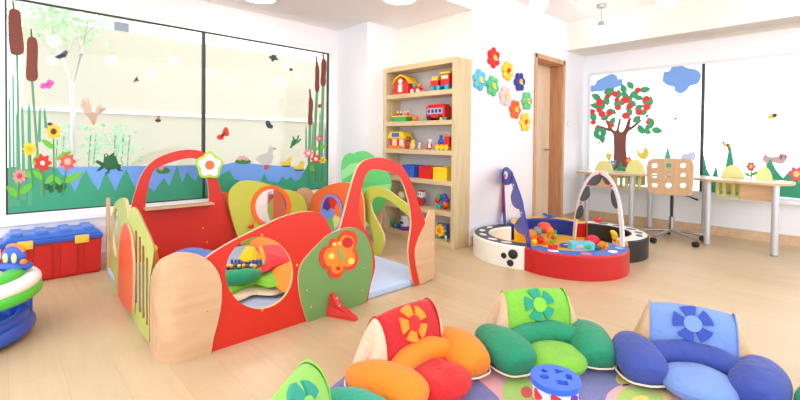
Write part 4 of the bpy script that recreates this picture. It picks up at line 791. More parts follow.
bo_ = MB().tube(oval(cw_.x, cw_.y, .315, .33, .06), .045, 14, True, flat=.95); bo_.tube(oval(cw_.x, cw_.y, .30, .315, .11), .03, 12, True); bo_.build('blue_base', gB, wk)
MB().flat(ell(cw_.x, cw_.y, .31, .325, 40, R(20)), .03, .05).build('base_plate', mat((34, 66, 150), .4), wk)
for a in (350, 60, 130, 200, 270):
    x, y = ell(cw_.x, cw_.y, .30, .315, 360, R(20))[a]; MB().box((x, y, .17), (.10, .10, .17)).build('strut', gB, wk, bevel=.015)
MB().tube([(cw_.x-.15, cw_.y-.1, .12), (cw_.x+.02, cw_.y-.12, .09), (cw_.x+.2, cw_.y-.02, .12)], .02, 8).build('green_footrest', mat((40, 120, 60), .4), wk)
p_ = flr(14, 266, .37); dx_ = Vector((_r.x, _r.y, 0)); dn_ = Vector((-FW.x, -FW.y, 0)).normalized(); MC = Matrix((dx_, -dn_, Vector((0, 0, 1)))).transposed()
def cpos(x, y, z): return p_+dx_*x-dn_*y+Vector((0, 0, z))
k_ = MB(); k_.ball(cpos(0, 0, .0), (.10, .06, .03), M=MC); k_.build('console_base', gB, wk)
cs = MB().ball(cpos(0, 0, .055), (.068, .028, .062), M=MC).build('blue_console', mat((40, 84, 190), .3), wk)
for k in (-1, 1):
    MB().ball(cpos(k*.024, -.026, .05), (.015, .008, .03), M=MC).build('dial', mat((226, 216, 150), .3), cs)
MB().tube([cpos(.062*math.cos(a), 0, .055+.062*math.sin(a)) for a in (R(25+i*10) for i in range(11))], .011, 8).build('orange_handle', cO, cs)
for k in (-1, 1): MB().ball(cpos(.072*k, -.02, .03), .017, 10).build('orange_button', cO, cs)
MB().tube([cpos(-.1+i*.04, -.07, -.025) for i in range(6)], .008, 8).build('orange_trim', cO, wk)
# ------------------------------------------------------------------ foam play ring
def ring_module(name, label, c, a0, a1, r, th_, h, mats, extra=None, n=26, end=None, end2=None):
    """curved foam block: mats = side, top, inner"""
    o_ = [(c[0]+r*math.cos(R(a0+(a1-a0)*i/n)), c[1]+r*math.sin(R(a0+(a1-a0)*i/n))) for i in range(n+1)]
    i_ = [(c[0]+(r-th_)*math.cos(R(a1-(a1-a0)*i/n)), c[1]+(r-th_)*math.sin(R(a1-(a1-a0)*i/n))) for i in range(n+1)]
    t = thing(name, label, 'soft play block', (o_[n//2][0], o_[n//2][1], 0), group='curved foam blocks of the play ring')
    m = MB(); rings = []
    O = [Vector((x, y, 0)) for x, y in o_]; I = [Vector((x, y, 0)) for x, y in i_]
    up = Vector((0, 0, h)); b = .012
    vs = O+I; L = len(vs)
    def inset(p, out): d = Vector((p.x-c[0], p.y-c[1], 0)).normalized(); return p-d*b if out else p+d*b
    m.add([p for p in O]+[p+up*.93 for p in O]+[inset(p, 1)+up for p in O], [(i, i+1, n+1+i+1, n+1+i) for i in range(n)]+[(n+1+i, n+2+i, 2*n+3+i, 2*n+2+i) for i in range(n)], 0)
    m.add([p for p in I]+[p+up*.93 for p in I]+[inset(p, 0)+up for p in I], [(i, i+1, n+1+i+1, n+1+i) for i in range(n)]+[(n+1+i, n+2+i, 2*n+3+i, 2*n+2+i) for i in range(n)], 2)
    for e_, p, q in ((3, O[0], I[-1]), (4, O[-1], I[0])): m.add([p, q, q+up*.93, p+up*.93], [(0, 1, 2, 3)], e_, False)
    m.add([O[i] for i in range(n+1)]+[I[n-i] for i in range(n+1)], [(i, i+1, n+2+i, n+1+i) for i in range(n)], 0, False)
    m.build('foam_body', [mats[0], mats[1], mats[2], end or mats[2], end2 or end or mats[2]], t)
    k = MB()
    k.add([inset(O[i], 1)+up for i in range(n+1)]+[inset(I[n-i], 0)+up for i in range(n+1)], [(i, i+1, n+2+i, n+1+i) for i in range(n)], 0, False)
    k.add([inset(O[i], 1)+up*.93 for i in range(n+1)]+[inset(I[n-i], 0)+up*.93 for i in range(n+1)], [(i, i+1, n+2+i, n+1+i) for i in range(n)], 0, False)
    for i in (0, n): a_, b_ = inset(O[i], 1), inset(I[n-i], 0); k.add([a_+up*.93, b_+up*.93, b_+up, a_+up], [(0, 1, 2, 3)], 0, False)
    tp_ = k.build('top_cover', mats[1], t)
    return t, tp_
vW, vR, vK, vBl, vY = mat((236, 234, 228), .35, bump=.08, bscale=20), mat((188, 22, 26), .35, bump=.08, bscale=20), mat((26, 26, 30), .4, bump=.08, bscale=20), mat((32, 52, 150), .4, bump=.08, bscale=20), mat((244, 190, 30), .4, bump=.08, bscale=20)
vK2 = mat((58, 62, 74), .45); vB2 = mat((58, 96, 186), .45)
HH = .20
wm, wt = ring_module('white_foam_block', 'white curved foam block with black dots and black top', (3.75, 2.14), 207, 58, .53, .16, HH, (vW, vK2, vW), end=vY)
rm, rt = ring_module('red_foam_block', 'red curved foam block with blue top at the front of the ring', (3.75, 1.75), 162, 312, .50, .17, HH, (vR, vB2, vY), end=vY)
km, kt = ring_module('black_foam_block', 'black curved foam block with white spotted top near the desk', (4.45, 1.84), 240, 386, .53, .16, HH, (vK, vW, vK), end=vY)
bm_, bt2 = ring_module('blue_foam_block', 'dark blue curved foam block with yellow top at the back of the ring', (4.45, 2.262), -30, 150, .45, .13, HH, (vBl, vY, vBl), end=vR, end2=vY)
# dots on the white block
def ondot(c, r, ang, z, rr_, parent, mt, h=HH):
    p = Vector((c[0]+(r+.001)*math.cos(R(ang)), c[1]+(r+.001)*math.sin(R(ang)), z)); n_ = Vector((math.cos(R(ang)), math.sin(R(ang)), 0)); M = Matrix((Vector((-n_.y, n_.x, 0)), Vector((0, 0, 1)), n_)).transposed()
    MB().lathe([(rr_, -.004), (rr_, .003), (rr_*.9, .005)], p, 20, M=M).build('dot', mt, parent)
ondot((3.75, 2.14), .53, 196, .125, .042, wm, vK); ondot((3.75, 2.14), .53, 187, .10, .026, wm, vK); ondot((3.75, 2.14), .53, 193.5, .045, .030, wm, vK)
def topspot(c, r, ang, a_, b_, parent, mt, name='spot', h=HH, rot=0):
    x, y = c[0]+r*math.cos(R(ang)), c[1]+r*math.sin(R(ang)); MB().flat(ell(x, y, a_, b_, 20, R(ang+rot)), h-.002, h+.003).build(name, mt, parent)
for an in (185, 165, 140, 115, 90): topspot((3.75, 2.14), .45, an, .028, .05, wt, vW, rot=15)
for an in (280, 300, 322, 345, 5): topspot((4.45, 1.84), .45, an, .03, .05, kt, vK2, rot=20)
for i, an in enumerate((190, 225, 262, 285, 300)): topspot((3.75, 1.75), .42, an, .035, .045, rt, (cW, mat((230, 120, 110), .4), cW, mat((120, 190, 210), .4), mat((230, 120, 110), .4))[i], 'applique_patch')
# yellow base sheet
ym = MB().flat(cr([(3.36, 1.95), (3.40, 1.65), (3.62, 1.42), (3.95, 1.40), (4.3, 1.50), (4.7, 1.70), (4.8, 2.0), (4.65, 2.45), (4.3, 2.55), (3.95, 2.5), (3.6, 2.45), (3.42, 2.25)], 4), 0, .03).build('ring_base_mat', vY); tag(ym, 'yellow floor mat inside the foam play ring', 'play mat')
# arches
def strip_arch(pl, px_out, px_in, th_, name, parent, mt):
    return MB().plate(pl, cr(px_out, 4, False)+cr(list(reversed(px_in)), 4, False), -th_/2, th_/2).build(name, mt, parent, bevel=.003)
BA = Pl((3.32, 1.89), (3.96, 2.50)); vB3 = mat((44, 50, 160), .4)
ba = thing('blue_play_arch', 'tall blue fabric arch with round pads over the foam ring', 'play arch', (3.64, 2.2, .2))
ao = [(531.5, 250), (529.5, 236), (526.5, 222), (522, 202), (516.5, 184), (512, 173), (508.5, 168), (505.5, 167.2), (503, 170), (502, 178), (502.2, 195), (503, 212), (504, 227)]
ai = [(527.5, 249), (525.5, 236), (522.5, 222), (518.5, 204), (513.5, 188), (510, 178), (507.6, 172), (505.6, 170.5), (504.6, 173), (504, 180), (504.4, 195), (505.2, 212), (506, 227)]
strip_arch(BA, ao, ai, .012, 'arch_band', ba, vB3)
dk = MB().plate(BA, ell(507.6, 177.2, 5, 8, 26, .1), -.01, .014).build('round_pad', vB3, ba, bevel=.004)
MB().plate(BA, ell(507.2, 175, 1.9, 4, 20), .014, .018).build('white_patch', PWHITE, dk); MB().plate(BA, ell(506.6, 176, 1, 2, 16), .018, .021).build('red_heart', cR, dk)
MB().plate(BA, cr([(516, 185), (513.2, 190), (511.5, 197), (513, 204), (517, 208.5), (521.5, 209), (523, 207), (521, 198)], 4), -.009, .009).build('half_round_pad', vB3, ba, bevel=.004)
MB().plate(BA, cr([(524, 217), (518, 220), (515.5, 226), (518, 232), (526, 236), (528.5, 234)], 4), -.009, .009).build('half_round_pad', vB3, ba, bevel=.004)
for a in ([(503.5, 179), (499.6, 182), (498, 187), (499.4, 191.8), (503.5, 193.5)], [(503.8, 193.5), (499.4, 195.5), (496.4, 201), (497.4, 207.5), (500.5, 211), (504, 211.5)]): lab(MB().plate(BA, cr(a, 4), -.009, .009).build('red_half_round_pad', vR, ba, bevel=.004), 'red half round pad')
for x, y in ((514.2, 185), (522, 213)): MB().ball(BA.pt(BA.hit(x, y)), .014, 10).build('bead', cW, ba)
WA = Pl((3.98, 1.40), (4.64, 2.12))
wa = thing('white_play_arch', 'white fabric arch hung with black pads over the foam ring', 'play arch', (4.31, 1.76, .2))
wo = [(572.8, 245), (573.5, 230), (575.5, 212), (580, 194), (586, 180.5), (592, 173.5), (599, 170.4), (606, 173), (613, 181.5), (618.5, 195), (622, 212), (623.8, 232), (624.2, 247)]
wi = [(575.2, 244), (576.2, 230), (578.3, 213), (582.6, 196.5), (588.2, 183.5), (593.5, 177), (599, 174.2), (604.5, 176.6), (610.5, 184.5), (615.4, 197), (618.6, 213), (620.2, 232), (620.4, 247)]
strip_arch(WA, wo, wi, .014, 'arch_band', wa, mat((238, 226, 228), .5))
for pd in ([(588.5, 183), (593, 177), (599, 174.5), (601.5, 176), (599, 182), (594.5, 185.5), (590.5, 185)], [(602.5, 175.5), (607, 178), (611.5, 184), (607, 184.5), (604.5, 181)], [(588, 186), (589.4, 192), (588, 198), (583.5, 201), (580.6, 200), (582.5, 194), (585.5, 188)], [(581.3, 205), (583, 211), (580.5, 217), (577, 219), (576.2, 216), (578, 209)], [(613.5, 189), (611.6, 194), (612.3, 202), (615, 207.5), (618.3, 208), (617, 199)]):
    MB().plate(WA, cr(pd, 4), -.009, .009).build('black_pad', vK2, wa, bevel=.004)
for x, y in ((601, 174), (588.8, 184), (581.5, 203), (612.4, 186)): MB().ball(WA.pt(WA.hit(x, y), .01), .012, 8).build('bead', cR, wa)
# toys in the ring
def rtoy(name, label, px, py, z, parts, cat='toy'):
    p = flr(px, py, z); t = thing(name, label, cat, (p.x, p.y, z), R(-43), 'toys inside the foam ring', local=True)
    for pn, mb, mt in parts: mb.build(pn, mt, t, bevel=.0)
    return t
rtoy('plush_caterpillar', 'large plush toy with red orange and grey balls in the ring', 541, 243, .03, [('orange_ball', MB().ball((-.10, 0, .09), .055), cO), ('grey_ball', MB().ball((-.03, .03, .12), .05), P((120, 150, 150))), ('red_head', MB().ball((.05, .05, .16), (.075, .06, .055)), P((234, 80, 50))), ('orange_cheek', MB().ball((.09, .0, .13), .045), cO), ('red_foot', MB().ball((-.02, -.04, .045), .04), cR), ('orange_foot', MB().ball((.03, -.06, .04), .035), cO), ('yellow_foot', MB().ball((-.09, -.06, .03), .03), cY)])
rtoy('bead_rattle', 'green and yellow bead frame rattle beside the plush toy', 552, 243, .03, [('ring', MB().tube([(.045*math.cos(a), 0, .06+.045*math.sin(a)) for a in (2*math.pi*i/14 for i in range(14))], .014, 8, True), P((140, 200, 60))), ('bead', MB().ball((0, -.02, .06), .022), cR), ('top_bead', MB().ball((.03, 0, .12), .02), cG)])
rtoy('blue_tissue_box_toy', 'turquoise soft block lying on the blue foam top', 581, 249, HH+.004, [('block', MB().box((0, 0, .03), (.19, .09, .06)), P((84, 190, 206))), ('pink_patch', MB().ball((-.03, -.045, .028), (.03, .005, .018)), cP), ('green_patch', MB().ball((.04, -.045, .028), (.03, .005, .018)), cG)])
rtoy('red_car_toy', 'rounded red and white toy car in the ring by the white arch', 592, 250, .03, [('body', MB().ball((0, 0, .08), (.085, .06, .07)), P((206, 24, 50))), ('stripe', MB().tube([(.06*math.cos(a), -.05, .09+.045*math.sin(a)) for a in (R(200+i*14) for i in range(11))], .007, 6), cW), ('base', MB().ball((0, 0, .04), (.09, .06, .04)), P((180, 20, 40)))])
rtoy('orange_ball', 'small orange ball right of the red toy car', 601, 252, .03, [('ball', MB().ball((0, 0, .06), .04), cO)], 'ball')
rtoy('teal_ball', 'small dark teal ball beside the orange ball', 597, 254, .03, [('ball', MB().ball((0, 0, .055), .035), P((30, 110, 130)))], 'ball')
rtoy('yellow_crescent_toy', 'yellow crescent cushion at the inner edge near the white arch', 610, 248, .03, [('cushion', MB().tube([(.05*math.cos(a), 0, .10+.07*math.sin(a)) for a in (R(-50+i*14) for i in range(11))], [.012, .02, .026, .03, .03, .03, .03, .028, .024, .018, .01], 10), cY)])
rtoy('small_red_block', 'small red fabric block on the blue top at left', 553, 249, HH+.003, [('block', MB().box((0, 0, .018), (.07, .04, .03), rz=.5), cR)], 'toy block')
rtoy('blue_ring_toy', 'small blue and white ring toy in the middle of the ring', 566, 247, .03, [('ring', MB().tube([(.055*math.cos(a), .045*math.sin(a), .02) for a in (2*math.pi*i/16 for i in range(16))], .013, 8, True), cB), ('center', MB().ball((0, 0, .015), (.03, .025, .015)), cW)])
rtoy('red_toy_cone', 'tiny red toy standing on the white top of the black block', 598, 222, HH+.003, [('base', MB().ball((0, 0, .02), (.05, .03, .02)), cR), ('tip', MB().lathe([(.022, 0), (.014, .035), (.003, .045)], (0, 0, .025), 12), cR)])
rtoy('blue_book_toy', 'small blue fabric book on the yellow back edge', 549, 217, HH+.003, [('cover', MB().box((0, 0, .016), (.13, .08, .025), rz=.4, ry=.25), cB), ('page', MB().box((0, 0, .03), (.11, .07, .008), rz=.4, ry=.25), cT)])
# ------------------------------------------------------------------ activity table and toddler seats
TZ = .72
tb_ = thing('activity_table', 'long wavy light table with grey legs and toddler seats', 'table', (5.9, 1.4, 0))
to_ = cr([(5.60, 2.50), (5.52, 2.30), (5.60, 1.95), (5.78, 1.60), (5.72, 1.30), (5.56, 1.05), (5.52, .80), (5.50, .55), (5.62, .41), (5.90, .38), (6.08, .50), (6.05, .72), (5.93, .85), (5.95, 1.0), (6.12, 1.12), (6.22, 1.4), (6.22, 1.9), (6.20, 2.3), (6.15, 2.52), (5.85, 2.56)], 5)
MB().flat(to_, TZ-.024, TZ, (), 0, 1).build('tabletop', [mat((236, 228, 214), .3, .02), mat((200, 168, 128), .5)], tb_)
for x, y in ((5.56, .50), (5.62, 1.06), (6.10, 1.18), (5.72, 1.86), (6.15, 1.78), (5.78, 2.44)):
    l_ = MB().lathe([(.03, .012), (.03, TZ-.024)], (x, y, 0), 18).build('leg', mat((200, 202, 208), .35, metal=.35), tb_); MB().lathe([(.028, 0), (.032, .012)], (x, y, 0), 18).build('foot', GREY, l_)
YC = mat((226, 222, 146), .45, .02)
SE = Pl((5.98, 0), (5.98, 1))
for pa, pb, top in ((594, 613, 160), (625, 645, 159), (720, 745, 165), (755, 773, 167)):
    m_ = (pa+pb)/2; p0 = SE.hit(pa, 170)[0]; p1 = SE.hit(pb, 170)[0]; yc = (p0+p1)/2; wv = abs(p0-p1); zt = SE.hit(m_, top)[1]
    s_ = thing('x', '', ''); bpy.data.objects.remove(s_)
    o_ = []
    for i in range(17): a = math.pi*i/16; o_.append((yc+wv/2*math.cos(a), TZ-.05+(zt-TZ+.05)*math.sin(a)))
    o_ = [(yc+wv/2, TZ-.16)]+o_+[(yc-wv/2, TZ-.16)]
    st_ = MB().poly(o_, lambda q, dd: Vector((dd, q[0], q[1])), 5.98, 6.02).build('toddler_seat', YC, tb_, bevel=.012, seg=3); lab(st_, 'pale yellow rounded toddler seat')
    MB().bb((5.80, yc-wv/2, TZ-.20), (6.02, yc+wv/2, TZ-.175)).build('seat_base', YC, st_, bevel=.008)
    for k in (-1, -.4, .4, 1): MB().bb((5.80, yc+k*wv*.45-.018, TZ-.19), (5.83, yc+k*wv*.45+.018, TZ-.03)).build('front_slat', YC, st_, bevel=.004)
for pa, pb in ((591, 617.5), (740, 773)):
    Pp = Pl((5.66, 0), (5.66, 1)) ; a_ = Pp.hit(pa, 185)[0]; b_ = Pp.hit(pb, 185)[0]
    MB().bb((5.655, b_, TZ-.185 if pa < 700 else TZ-.20), (5.67, a_, TZ-.024)).build('wooden_side_panel', wood((222, 186, 140), (208, 168, 122), 'Y', 3), tb_, bevel=.003)
# office chair
oc_ = thing('office_chair', 'swivel chair with perforated wooden back at the table', 'chair', (5.44, 1.40, 0))
CBp = Pl((5.22, 1.62), (5.22, 1.2)); CBp = Pl((5.24, 1.66), (5.14, 1.22))
oo = cr([(648, 190), (646.6, 178), (647, 164), (650, 159.6), (655, 158.6), (670, 158.4), (685, 158.8), (691.5, 161), (693.4, 167), (693, 182), (691.5, 192), (689, 195.4), (680, 196), (665, 194.8), (652, 193.4)], 4)
hs = []
for r_i, y in enumerate((165.6, 175.6, 185.3)):
    for x in (654.2, 668.2, 682.8): hs.append(cr([(x-2.7, y-1.4), (x, y-2.3), (x+2.7, y-1.4), (x+2.7, y+1.4), (x, y+2.3), (x-2.7, y+1.4)], 3))
BEE = wood((212, 178, 140), (198, 162, 124), 'Z', 3)
MB().plate(CBp, oo, -.014, 0, hs, 0, 1).build('backrest', [BEE, PLYE], oc_, bevel=.002)
c_ = Vector((5.47, 1.38))
st = flr(671, 240); c_ = Vector((5.57, 1.387))
MB().box((c_.x-.02, c_.y, .575), (.36, .40, .018), rz=R(13)).build('seat', BEE, oc_, bevel=.006)
MB().tube([(5.215, 1.43, .62), (5.26, 1.42, .57), (5.36, 1.40, .552), (c_.x, c_.y, .55)], .014, 8).build('back_bracket', BLACK, oc_)
MB().lathe([(.028, .10), (.028, .27), (.02, .27)], (c_.x, c_.y, 0), 16).build('gas_lift_sleeve', STEEL, oc_); MB().lathe([(.016, .26), (.016, .555)], (c_.x, c_.y, 0), 14).build('gas_lift', BLACK, oc_)
MB().tube([(c_.x, c_.y, .54), (c_.x-.05, c_.y-.17, .52), (c_.x-.06, c_.y-.26, .49)], [.006, .006, .011], 8).build('lever', BLACK, oc_)
for k in range(5):
    a = R(72*k+22); ex, ey = c_.x+.33*math.cos(a), c_.y+.33*math.sin(a)
    lg = MB().tube([(c_.x+.02*math.cos(a), c_.y+.02*math.sin(a), .115), (c_.x+.15*math.cos(a), c_.y+.15*math.sin(a), .095), (ex, ey, .075)], [(.022, .018), (.02, .014), (.016, .010)], 10).build('leg', STEEL, oc_)
    w_ = MB()
    for q in (-.014, .014): w_.lathe([(.027, 0), (.03, .004), (.03, .018), (.027, .022)], (ex-math.sin(a)*q, ey+math.cos(a)*q, .03), 16, M=Matrix.Rotation(a, 3, 'Z') @ Matrix.Rotation(R(90), 3, 'X'))
    w_.build('caster', BLACK, lg)
# ------------------------------------------------------------------ rug
def rug_mat(): return mat((108, 110, 178), .95, .25, 9, bump=.5, bscale=220, sheen=.4, key='rug')
rc = Vector((1.42, .60)); rro = []
for i in range(72):
    a = 2*math.pi*i/72; r_ = 1.0+.05*math.sin(3*a+1)+.03*math.sin(5*a); rro.append((rc.x+r_*math.cos(a), rc.y+r_*math.sin(a)))
rg = MB().flat(rro, 0, .012).build('play_rug', rug_mat(), bevel=.004); tag(rg, 'violet blue rug with pink and green shapes under the floor chairs', 'rug')
def rugm(c): return mat(c, .95, .1, 20, bump=.4, bscale=220)
def rp(pts, name, c, h, parent=rg):
    mb = MB().flat(cr(pzo(pts, .012), 4), .0115, .012+h); return mb.build(name, rugm(c), parent)
rp([(478, 378), (486, 372), (500, 371), (520, 373), (532, 380), (540, 395), (538, 415), (505, 420), (500, 400), (488, 388)], 'pink_shape', (226, 168, 176), .001)
rp([(505, 382), (514, 377), (526, 378), (534, 388), (536, 402), (520, 412), (506, 402), (502, 392)], 'green_shape', (164, 200, 110), .002)
rp([(522, 389), (527, 387), (532, 391), (531, 397), (525, 398), (521, 394)], 'red_swirl', (214, 90, 90), .003)
rp([(606, 398), (612, 390), (622, 385), (640, 383), (660, 388), (682, 395), (690, 410), (650, 425), (610, 415)], 'pink_shape', (230, 176, 180), .001)
rp([(616, 402), (622, 391), (634, 387), (650, 389), (662, 397), (660, 412), (630, 420)], 'green_shape', (178, 204, 112), .002)
rp([(632, 400), (640, 396), (648, 398), (648, 406), (636, 408)], 'yellow_dot', (240, 214, 110), .003)
rp([(616, 376), (620, 373), (626, 377), (630, 384), (624, 386), (617, 382)], 'yellow_shape', (222, 208, 110), .001)
rp([(655, 393), (665, 391), (672, 396), (664, 399)], 'yellow_shape', (226, 208, 120), .0015)
# ------------------------------------------------------------------ padded floor chairs
def floor_chair(label, loc, rz, bol, seat, back, gus, flower_c, ctr, pipe=(236, 214, 190), s=1.0, under=None, wf=1.0):
    """local frame: faces -y"""
    t = thing('floor_chair', label, 'chair', (*loc, 0), rz, 'padded floor chairs round the rug', local=True)
    t.scale = (s*wf, s, s)
    b_ = MB(); pipes = []
    for sg in (-1, 1):
        ap = cr([(sg*.232, .335, .06), (sg*.246, .28, .08), (sg*.248, .20, .096), (sg*.238, .125, .102), (sg*.218, .055, .10), (sg*.196, -.01, .09), (sg*.178, -.065, .072)], 5, False)
        m_ = len(ap); ra = []
        for i in range(m_):
            u = i/(m_-1); w_ = .108*math.sin(math.pi*min(1, u/.62)/2)**.75 if u < .62 else .108*max(0, 1-((u-.62)/.39)**3.4)**.45
            ra.append((max(w_*.97, .004), max(w_*.80, .004)))
        b_.tube(ap, ra, 22)
        ol, il = [], []
        for i in range(m_):
            a = ap[max(0, i-1)]; c_ = ap[min(m_-1, i+1)]; d = Vector((c_[0]-a[0], c_[1]-a[1], 0)).normalized(); o = Vector((-d.y, d.x, 0))
            if o.x*sg < 0: o = -o
            ol.append((ap[i][0]+o.x*ra[i][0]*.98, ap[i][1]+o.y*ra[i][0]*.98, .048)); il.append((ap[i][0]-o.x*ra[i][0]*.98, ap[i][1]-o.y*ra[i][0]*.98, .048))
        k = m_*3//4
        pipes.append(ol+[(ap[-1][0], ap[-1][1]-.006, .048)]+list(reversed(il[k:])))
    b_.tube(cr([(-.20, .07, .09), (-.14, .118, .12), (-.06, .142, .138), (0, .146, .14), (.06, .142, .138), (.14, .118, .12), (.20, .07, .09)], 4, False), .052, 18)
    for v in b_.v:
        v.z += .007*noise.noise(Vector((v.x*14, v.y*14, loc[0]*5)))
        if v.z < .006: v.z = .006
    bo = b_.build('bolster', cloth(bol), t, sub=1)
    for p_ in pipes: MB().tube(p_, .0045, 8).build('piping', mat(pipe, .8), bo)
    # seat pad
    out = []
    for i in range(40):
        a = 2*math.pi*i/40; x = .148*math.cos(a); y = .012+.140*math.sin(a)
        if math.sin(a) < 0: x *= 1.0+.10*(-math.sin(a)); 
        out.append((x, y))
    sp_ = pillow(out, .014, .126, 8, wob=.02, seed=loc[0]*7, pow_=.42)
    sp_.build('seat_pad', cloth(seat), t, sub=1)
    if under: pass
    # backrest roll: lofted sections from left to right end
    W = .168; prof_ = [(.15, .10), (.152, .18), (.165, .25), (.195, .306), (.24, .33), (.275, .305), (.32, .22), (.35, .12), (.355, .02), (.20, .02)]
    pr = cr(prof_, 4); m_ = MB(); xs = [-1, -.85, -.5, 0, .5, .85, 1]; L = len(pr); vs = []
    for k, x in enumerate(xs):
        sc = 1.0-.06*abs(x)**3
        for y, z in pr: vs.append((x*W, .24+(y-.24)*sc, .02+(z-.02)*sc+.008*noise.noise(Vector((x*3, y*12, z*12+loc[1])))))
    m_.add(vs, [(k*L+i, k*L+(i+1) % L, (k+1)*L+(i+1) % L, (k+1)*L+i) for k in range(len(xs)-1) for i in range(L)])
    bk = m_.build('back_cushion', cloth(back), t, sub=1)
    for sgn in (-1, 1):
        g_ = MB(); vs = []; K = 6
        for k in range(K+1):
            u = k/K; sc = .95*(1-.0*u)
            for y, z in pr:
                # side bulges out, more at the bottom
                q = 1-(u**2)*.98; yy = .24+(y-.24)*.95*q; zz0 = .02+(z-.02)*.95
                low = 1-max(0, (zz0-.02)/.33); zz = .10+(zz0-.10)*q
                out_ = (W*.995)+(math.sin(u*math.pi/2))*(.025+.10*low)
                vs.append((sgn*out_, yy, max(.012, zz)))
        g_.add(vs, [(k*L+i, k*L+(i+1) % L, (k+1)*L+(i+1) % L, (k+1)*L+i) for k in range(K) for i in range(L)])
        g_.build('side_gusset', cloth(gus), t, sub=1)
        rim = [(sgn*W*1.0, .24+(y-.24)*.965, .02+(z-.02)*.965) for y, z in pr]; MB().tube(rim, .0035, 6, True).build('piping', mat(back, .8), bk)
    # flower applique on the sloping front
    y0, z0, y1, z1 = .160, .20, .205, .322; dv = Vector((0, y1-y0, z1-z0)).normalized(); nv = Vector((0, -dv.z, dv.y)); cen = Vector((0, (y0+y1)/2+.002, (z0+z1)/2-.0))
    def fn(q, d):
        v = cen+Vector((1, 0, 0))*q[0]+dv*q[1]+nv*(d+.012)
        v -= nv*max(0, q[1]-.015)**2*6.5
        return v
    for k in range(5):
        a = math.pi/2+k*2*math.pi/5+.2; ca_, sa_ = math.cos(a), math.sin(a)
        pet = [(.026, -.013), (.04, -.03), (.066, -.033), (.076, 0), (.066, .033), (.04, .03), (.026, .013)]
        pet = [(.030, -.016), (.050, -.025), (.073, -.035), (.078, -.02), (.079, 0), (.078, .02), (.073, .035), (.050, .025), (.030, .016)]
        pl_ = [(x*ca_-y*sa_, x*sa_+y*ca_) for x, y in pet]
        MB().poly(pl_, fn, -.006, .010).build('petal', cloth(flower_c, .2), bk, bevel=.003)
    MB().poly(ell(0, 0, .036, None, 20), fn, -.004, .013).build('flower_center', cloth(ctr, .2), bk, bevel=.004)
    return t
floor_chair('orange and red padded floor chair with cream sides', (1.375, 1.185), R(0), (240, 130, 14), (202, 18, 22), (192, 18, 26), (216, 192, 166), (252, 140, 24), (214, 30, 30))
floor_chair('green padded floor chair with lime seat and lime back', (1.918, .94), R(-34), (22, 136, 98), (124, 186, 56), (124, 190, 56), (214, 180, 150), (20, 150, 120), (130, 200, 60))
floor_chair('dark and light blue padded floor chair at the right', (2.174, .429), R(-70), (56, 74, 156), (116, 148, 208), (116, 148, 208), (206, 170, 128), (50, 74, 170), (120, 150, 215))
floor_chair('lime and teal padded floor chair cut off at the bottom left', (.79, .985), R(37), (26, 156, 128), (140, 205, 60), (140, 200, 84), (140, 200, 84), (26, 150, 126), (134, 196, 84), pipe=(140, 200, 84), s=1.03)
floor_chair('teal floor chair barely showing at the bottom right corner', (2.15, -.10), R(-134), (28, 150, 104), (128, 198, 46), (130, 204, 44), (214, 180, 150), (20, 150, 120), (130, 200, 60))
# ------------------------------------------------------------------ shape sorter bucket
sc_ = flr(555.5, 378, .16)
bk = thing('shape_sorter', 'round shape sorter bucket with blue lid and printed side', 'toy', (sc_.x, sc_.y, 0), R(-43), local=True)
bH = .165; bR = .088
MB().lathe([(bR-.004, .014), (bR, bH-.02)], (0, 0, 0), 36).build('drum', mat((226, 232, 240), .3), bk)
for k, (a, z, c_) in enumerate(((200, .11, (226, 60, 60)), (225, .06, (60, 110, 220)), (250, .12, (226, 60, 60)), (275, .07, (240, 150, 40)), (300, .12, (120, 60, 170)), (325, .07, (80, 180, 90)), (345, .12, (226, 60, 60)), (180, .06, (240, 150, 40)))):
    n_ = Vector((math.cos(R(a)), math.sin(R(a)), 0)); M = Matrix((Vector((-n_.y, n_.x, 0)), Vector((0, 0, 1)), n_)).transposed()
    MB().poly(flower_pts(0, 0, .024, 5 if k % 2 else 3, .3), lambda q, d, M=M, n_=n_, z=z: M @ Vector((q[0], q[1], d+math.sqrt(max(0, (bR)**2-q[0]**2))))+Vector((0, 0, z)), -.002, .002).build('printed_shape', mat(c_, .35), bk)
sh2 = []
def rot2(pts, a, c): return [(c[0]+x*math.cos(a)-y*math.sin(a), c[1]+x*math.sin(a)+y*math.cos(a)) for x, y in pts]
star = [(.019*(1 if i % 2 == 0 else .5)*math.cos(i*math.pi/5), .019*(1 if i % 2 == 0 else .5)*math.sin(i*math.pi/5)) for i in range(10)]
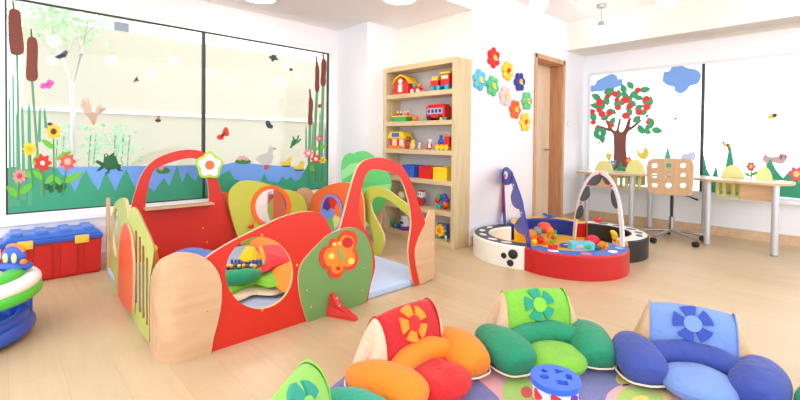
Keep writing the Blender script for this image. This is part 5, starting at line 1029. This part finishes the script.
sh2 = [rot2(star, .3, (-.03, .045)), rot2([(-.022, -.014), (.022, -.014), (.0, .02)], .4, (.027, .045)), ell(-.045, .0, .02, .016), rot2([(-.02, -.016), (.02, -.016), (.02, .016), (-.02, .016)], -.2, (.012, -.04)), rot2([(-.011, -.021), (.011, -.021), (.011, .021), (-.011, .021)], -.2, (.053, .0))]
ld = MB().poly(ell(0, 0, bR+.008, None, 44), lambda q, d: Vector((q[0], q[1], d)), bH-.022, bH, sh2, smooth_side=True)
ld.build('blue_lid', mat((64, 110, 214), .35), bk)
MB().lathe([(bR-.002, bH-.04), (bR-.002, bH-.030)], (0, 0, 0), 36).build('lid_well', mat((36, 70, 170), .5), bk)
MB().lathe([(bR, .0), (bR+.004, .004), (bR+.004, .016), (bR, .018)], (0, 0, 0), 36).build('blue_base', mat((64, 110, 214), .35), bk)
# ------------------------------------------------------------------ light
wd = bpy.data.worlds.new('sky'); bpy.context.scene.world = wd; wd.use_nodes = True
bg = wd.node_tree.nodes['Background']; bg.inputs['Color'].default_value = (.93, .96, 1, 1); bg.inputs['Strength'].default_value = 1.15
def area(name, loc, rot, size, size_y, power, col=(1, 1, 1)):
    l = bpy.data.lights.new(name, 'AREA'); l.shape = 'RECTANGLE'; l.size = size; l.size_y = size_y; l.energy = power; l.color = col
    o = bpy.data.objects.new(name, l); C.objects.link(o); o.location = loc; o.rotation_euler = rot; o['kind'] = 'helper'; return o
#area('daylight_right', (WX+.25, .4, 1.3), (0, R(90), 0), 1.5, 5.2, 60, (.95, .98, 1))
#area('daylight_left', (1.5, WY+.3, 1.4), (R(-90), 0, 0), 2.8, 1.5, 35, (.95, .98, 1))
s = bpy.context.scene
s.view_settings.view_transform = 'Standard'; s.view_settings.look = 'None'; s.view_settings.gamma = 1; s.view_settings.exposure = 1.3
s.cycles.use_denoising = True; s.cycles.max_bounces = 8; s.cycles.diffuse_bounces = 5; s.cycles.transparent_max_bounces = 12
s.cycles.sample_clamp_indirect = 6; s.cycles.caustics_reflective = False
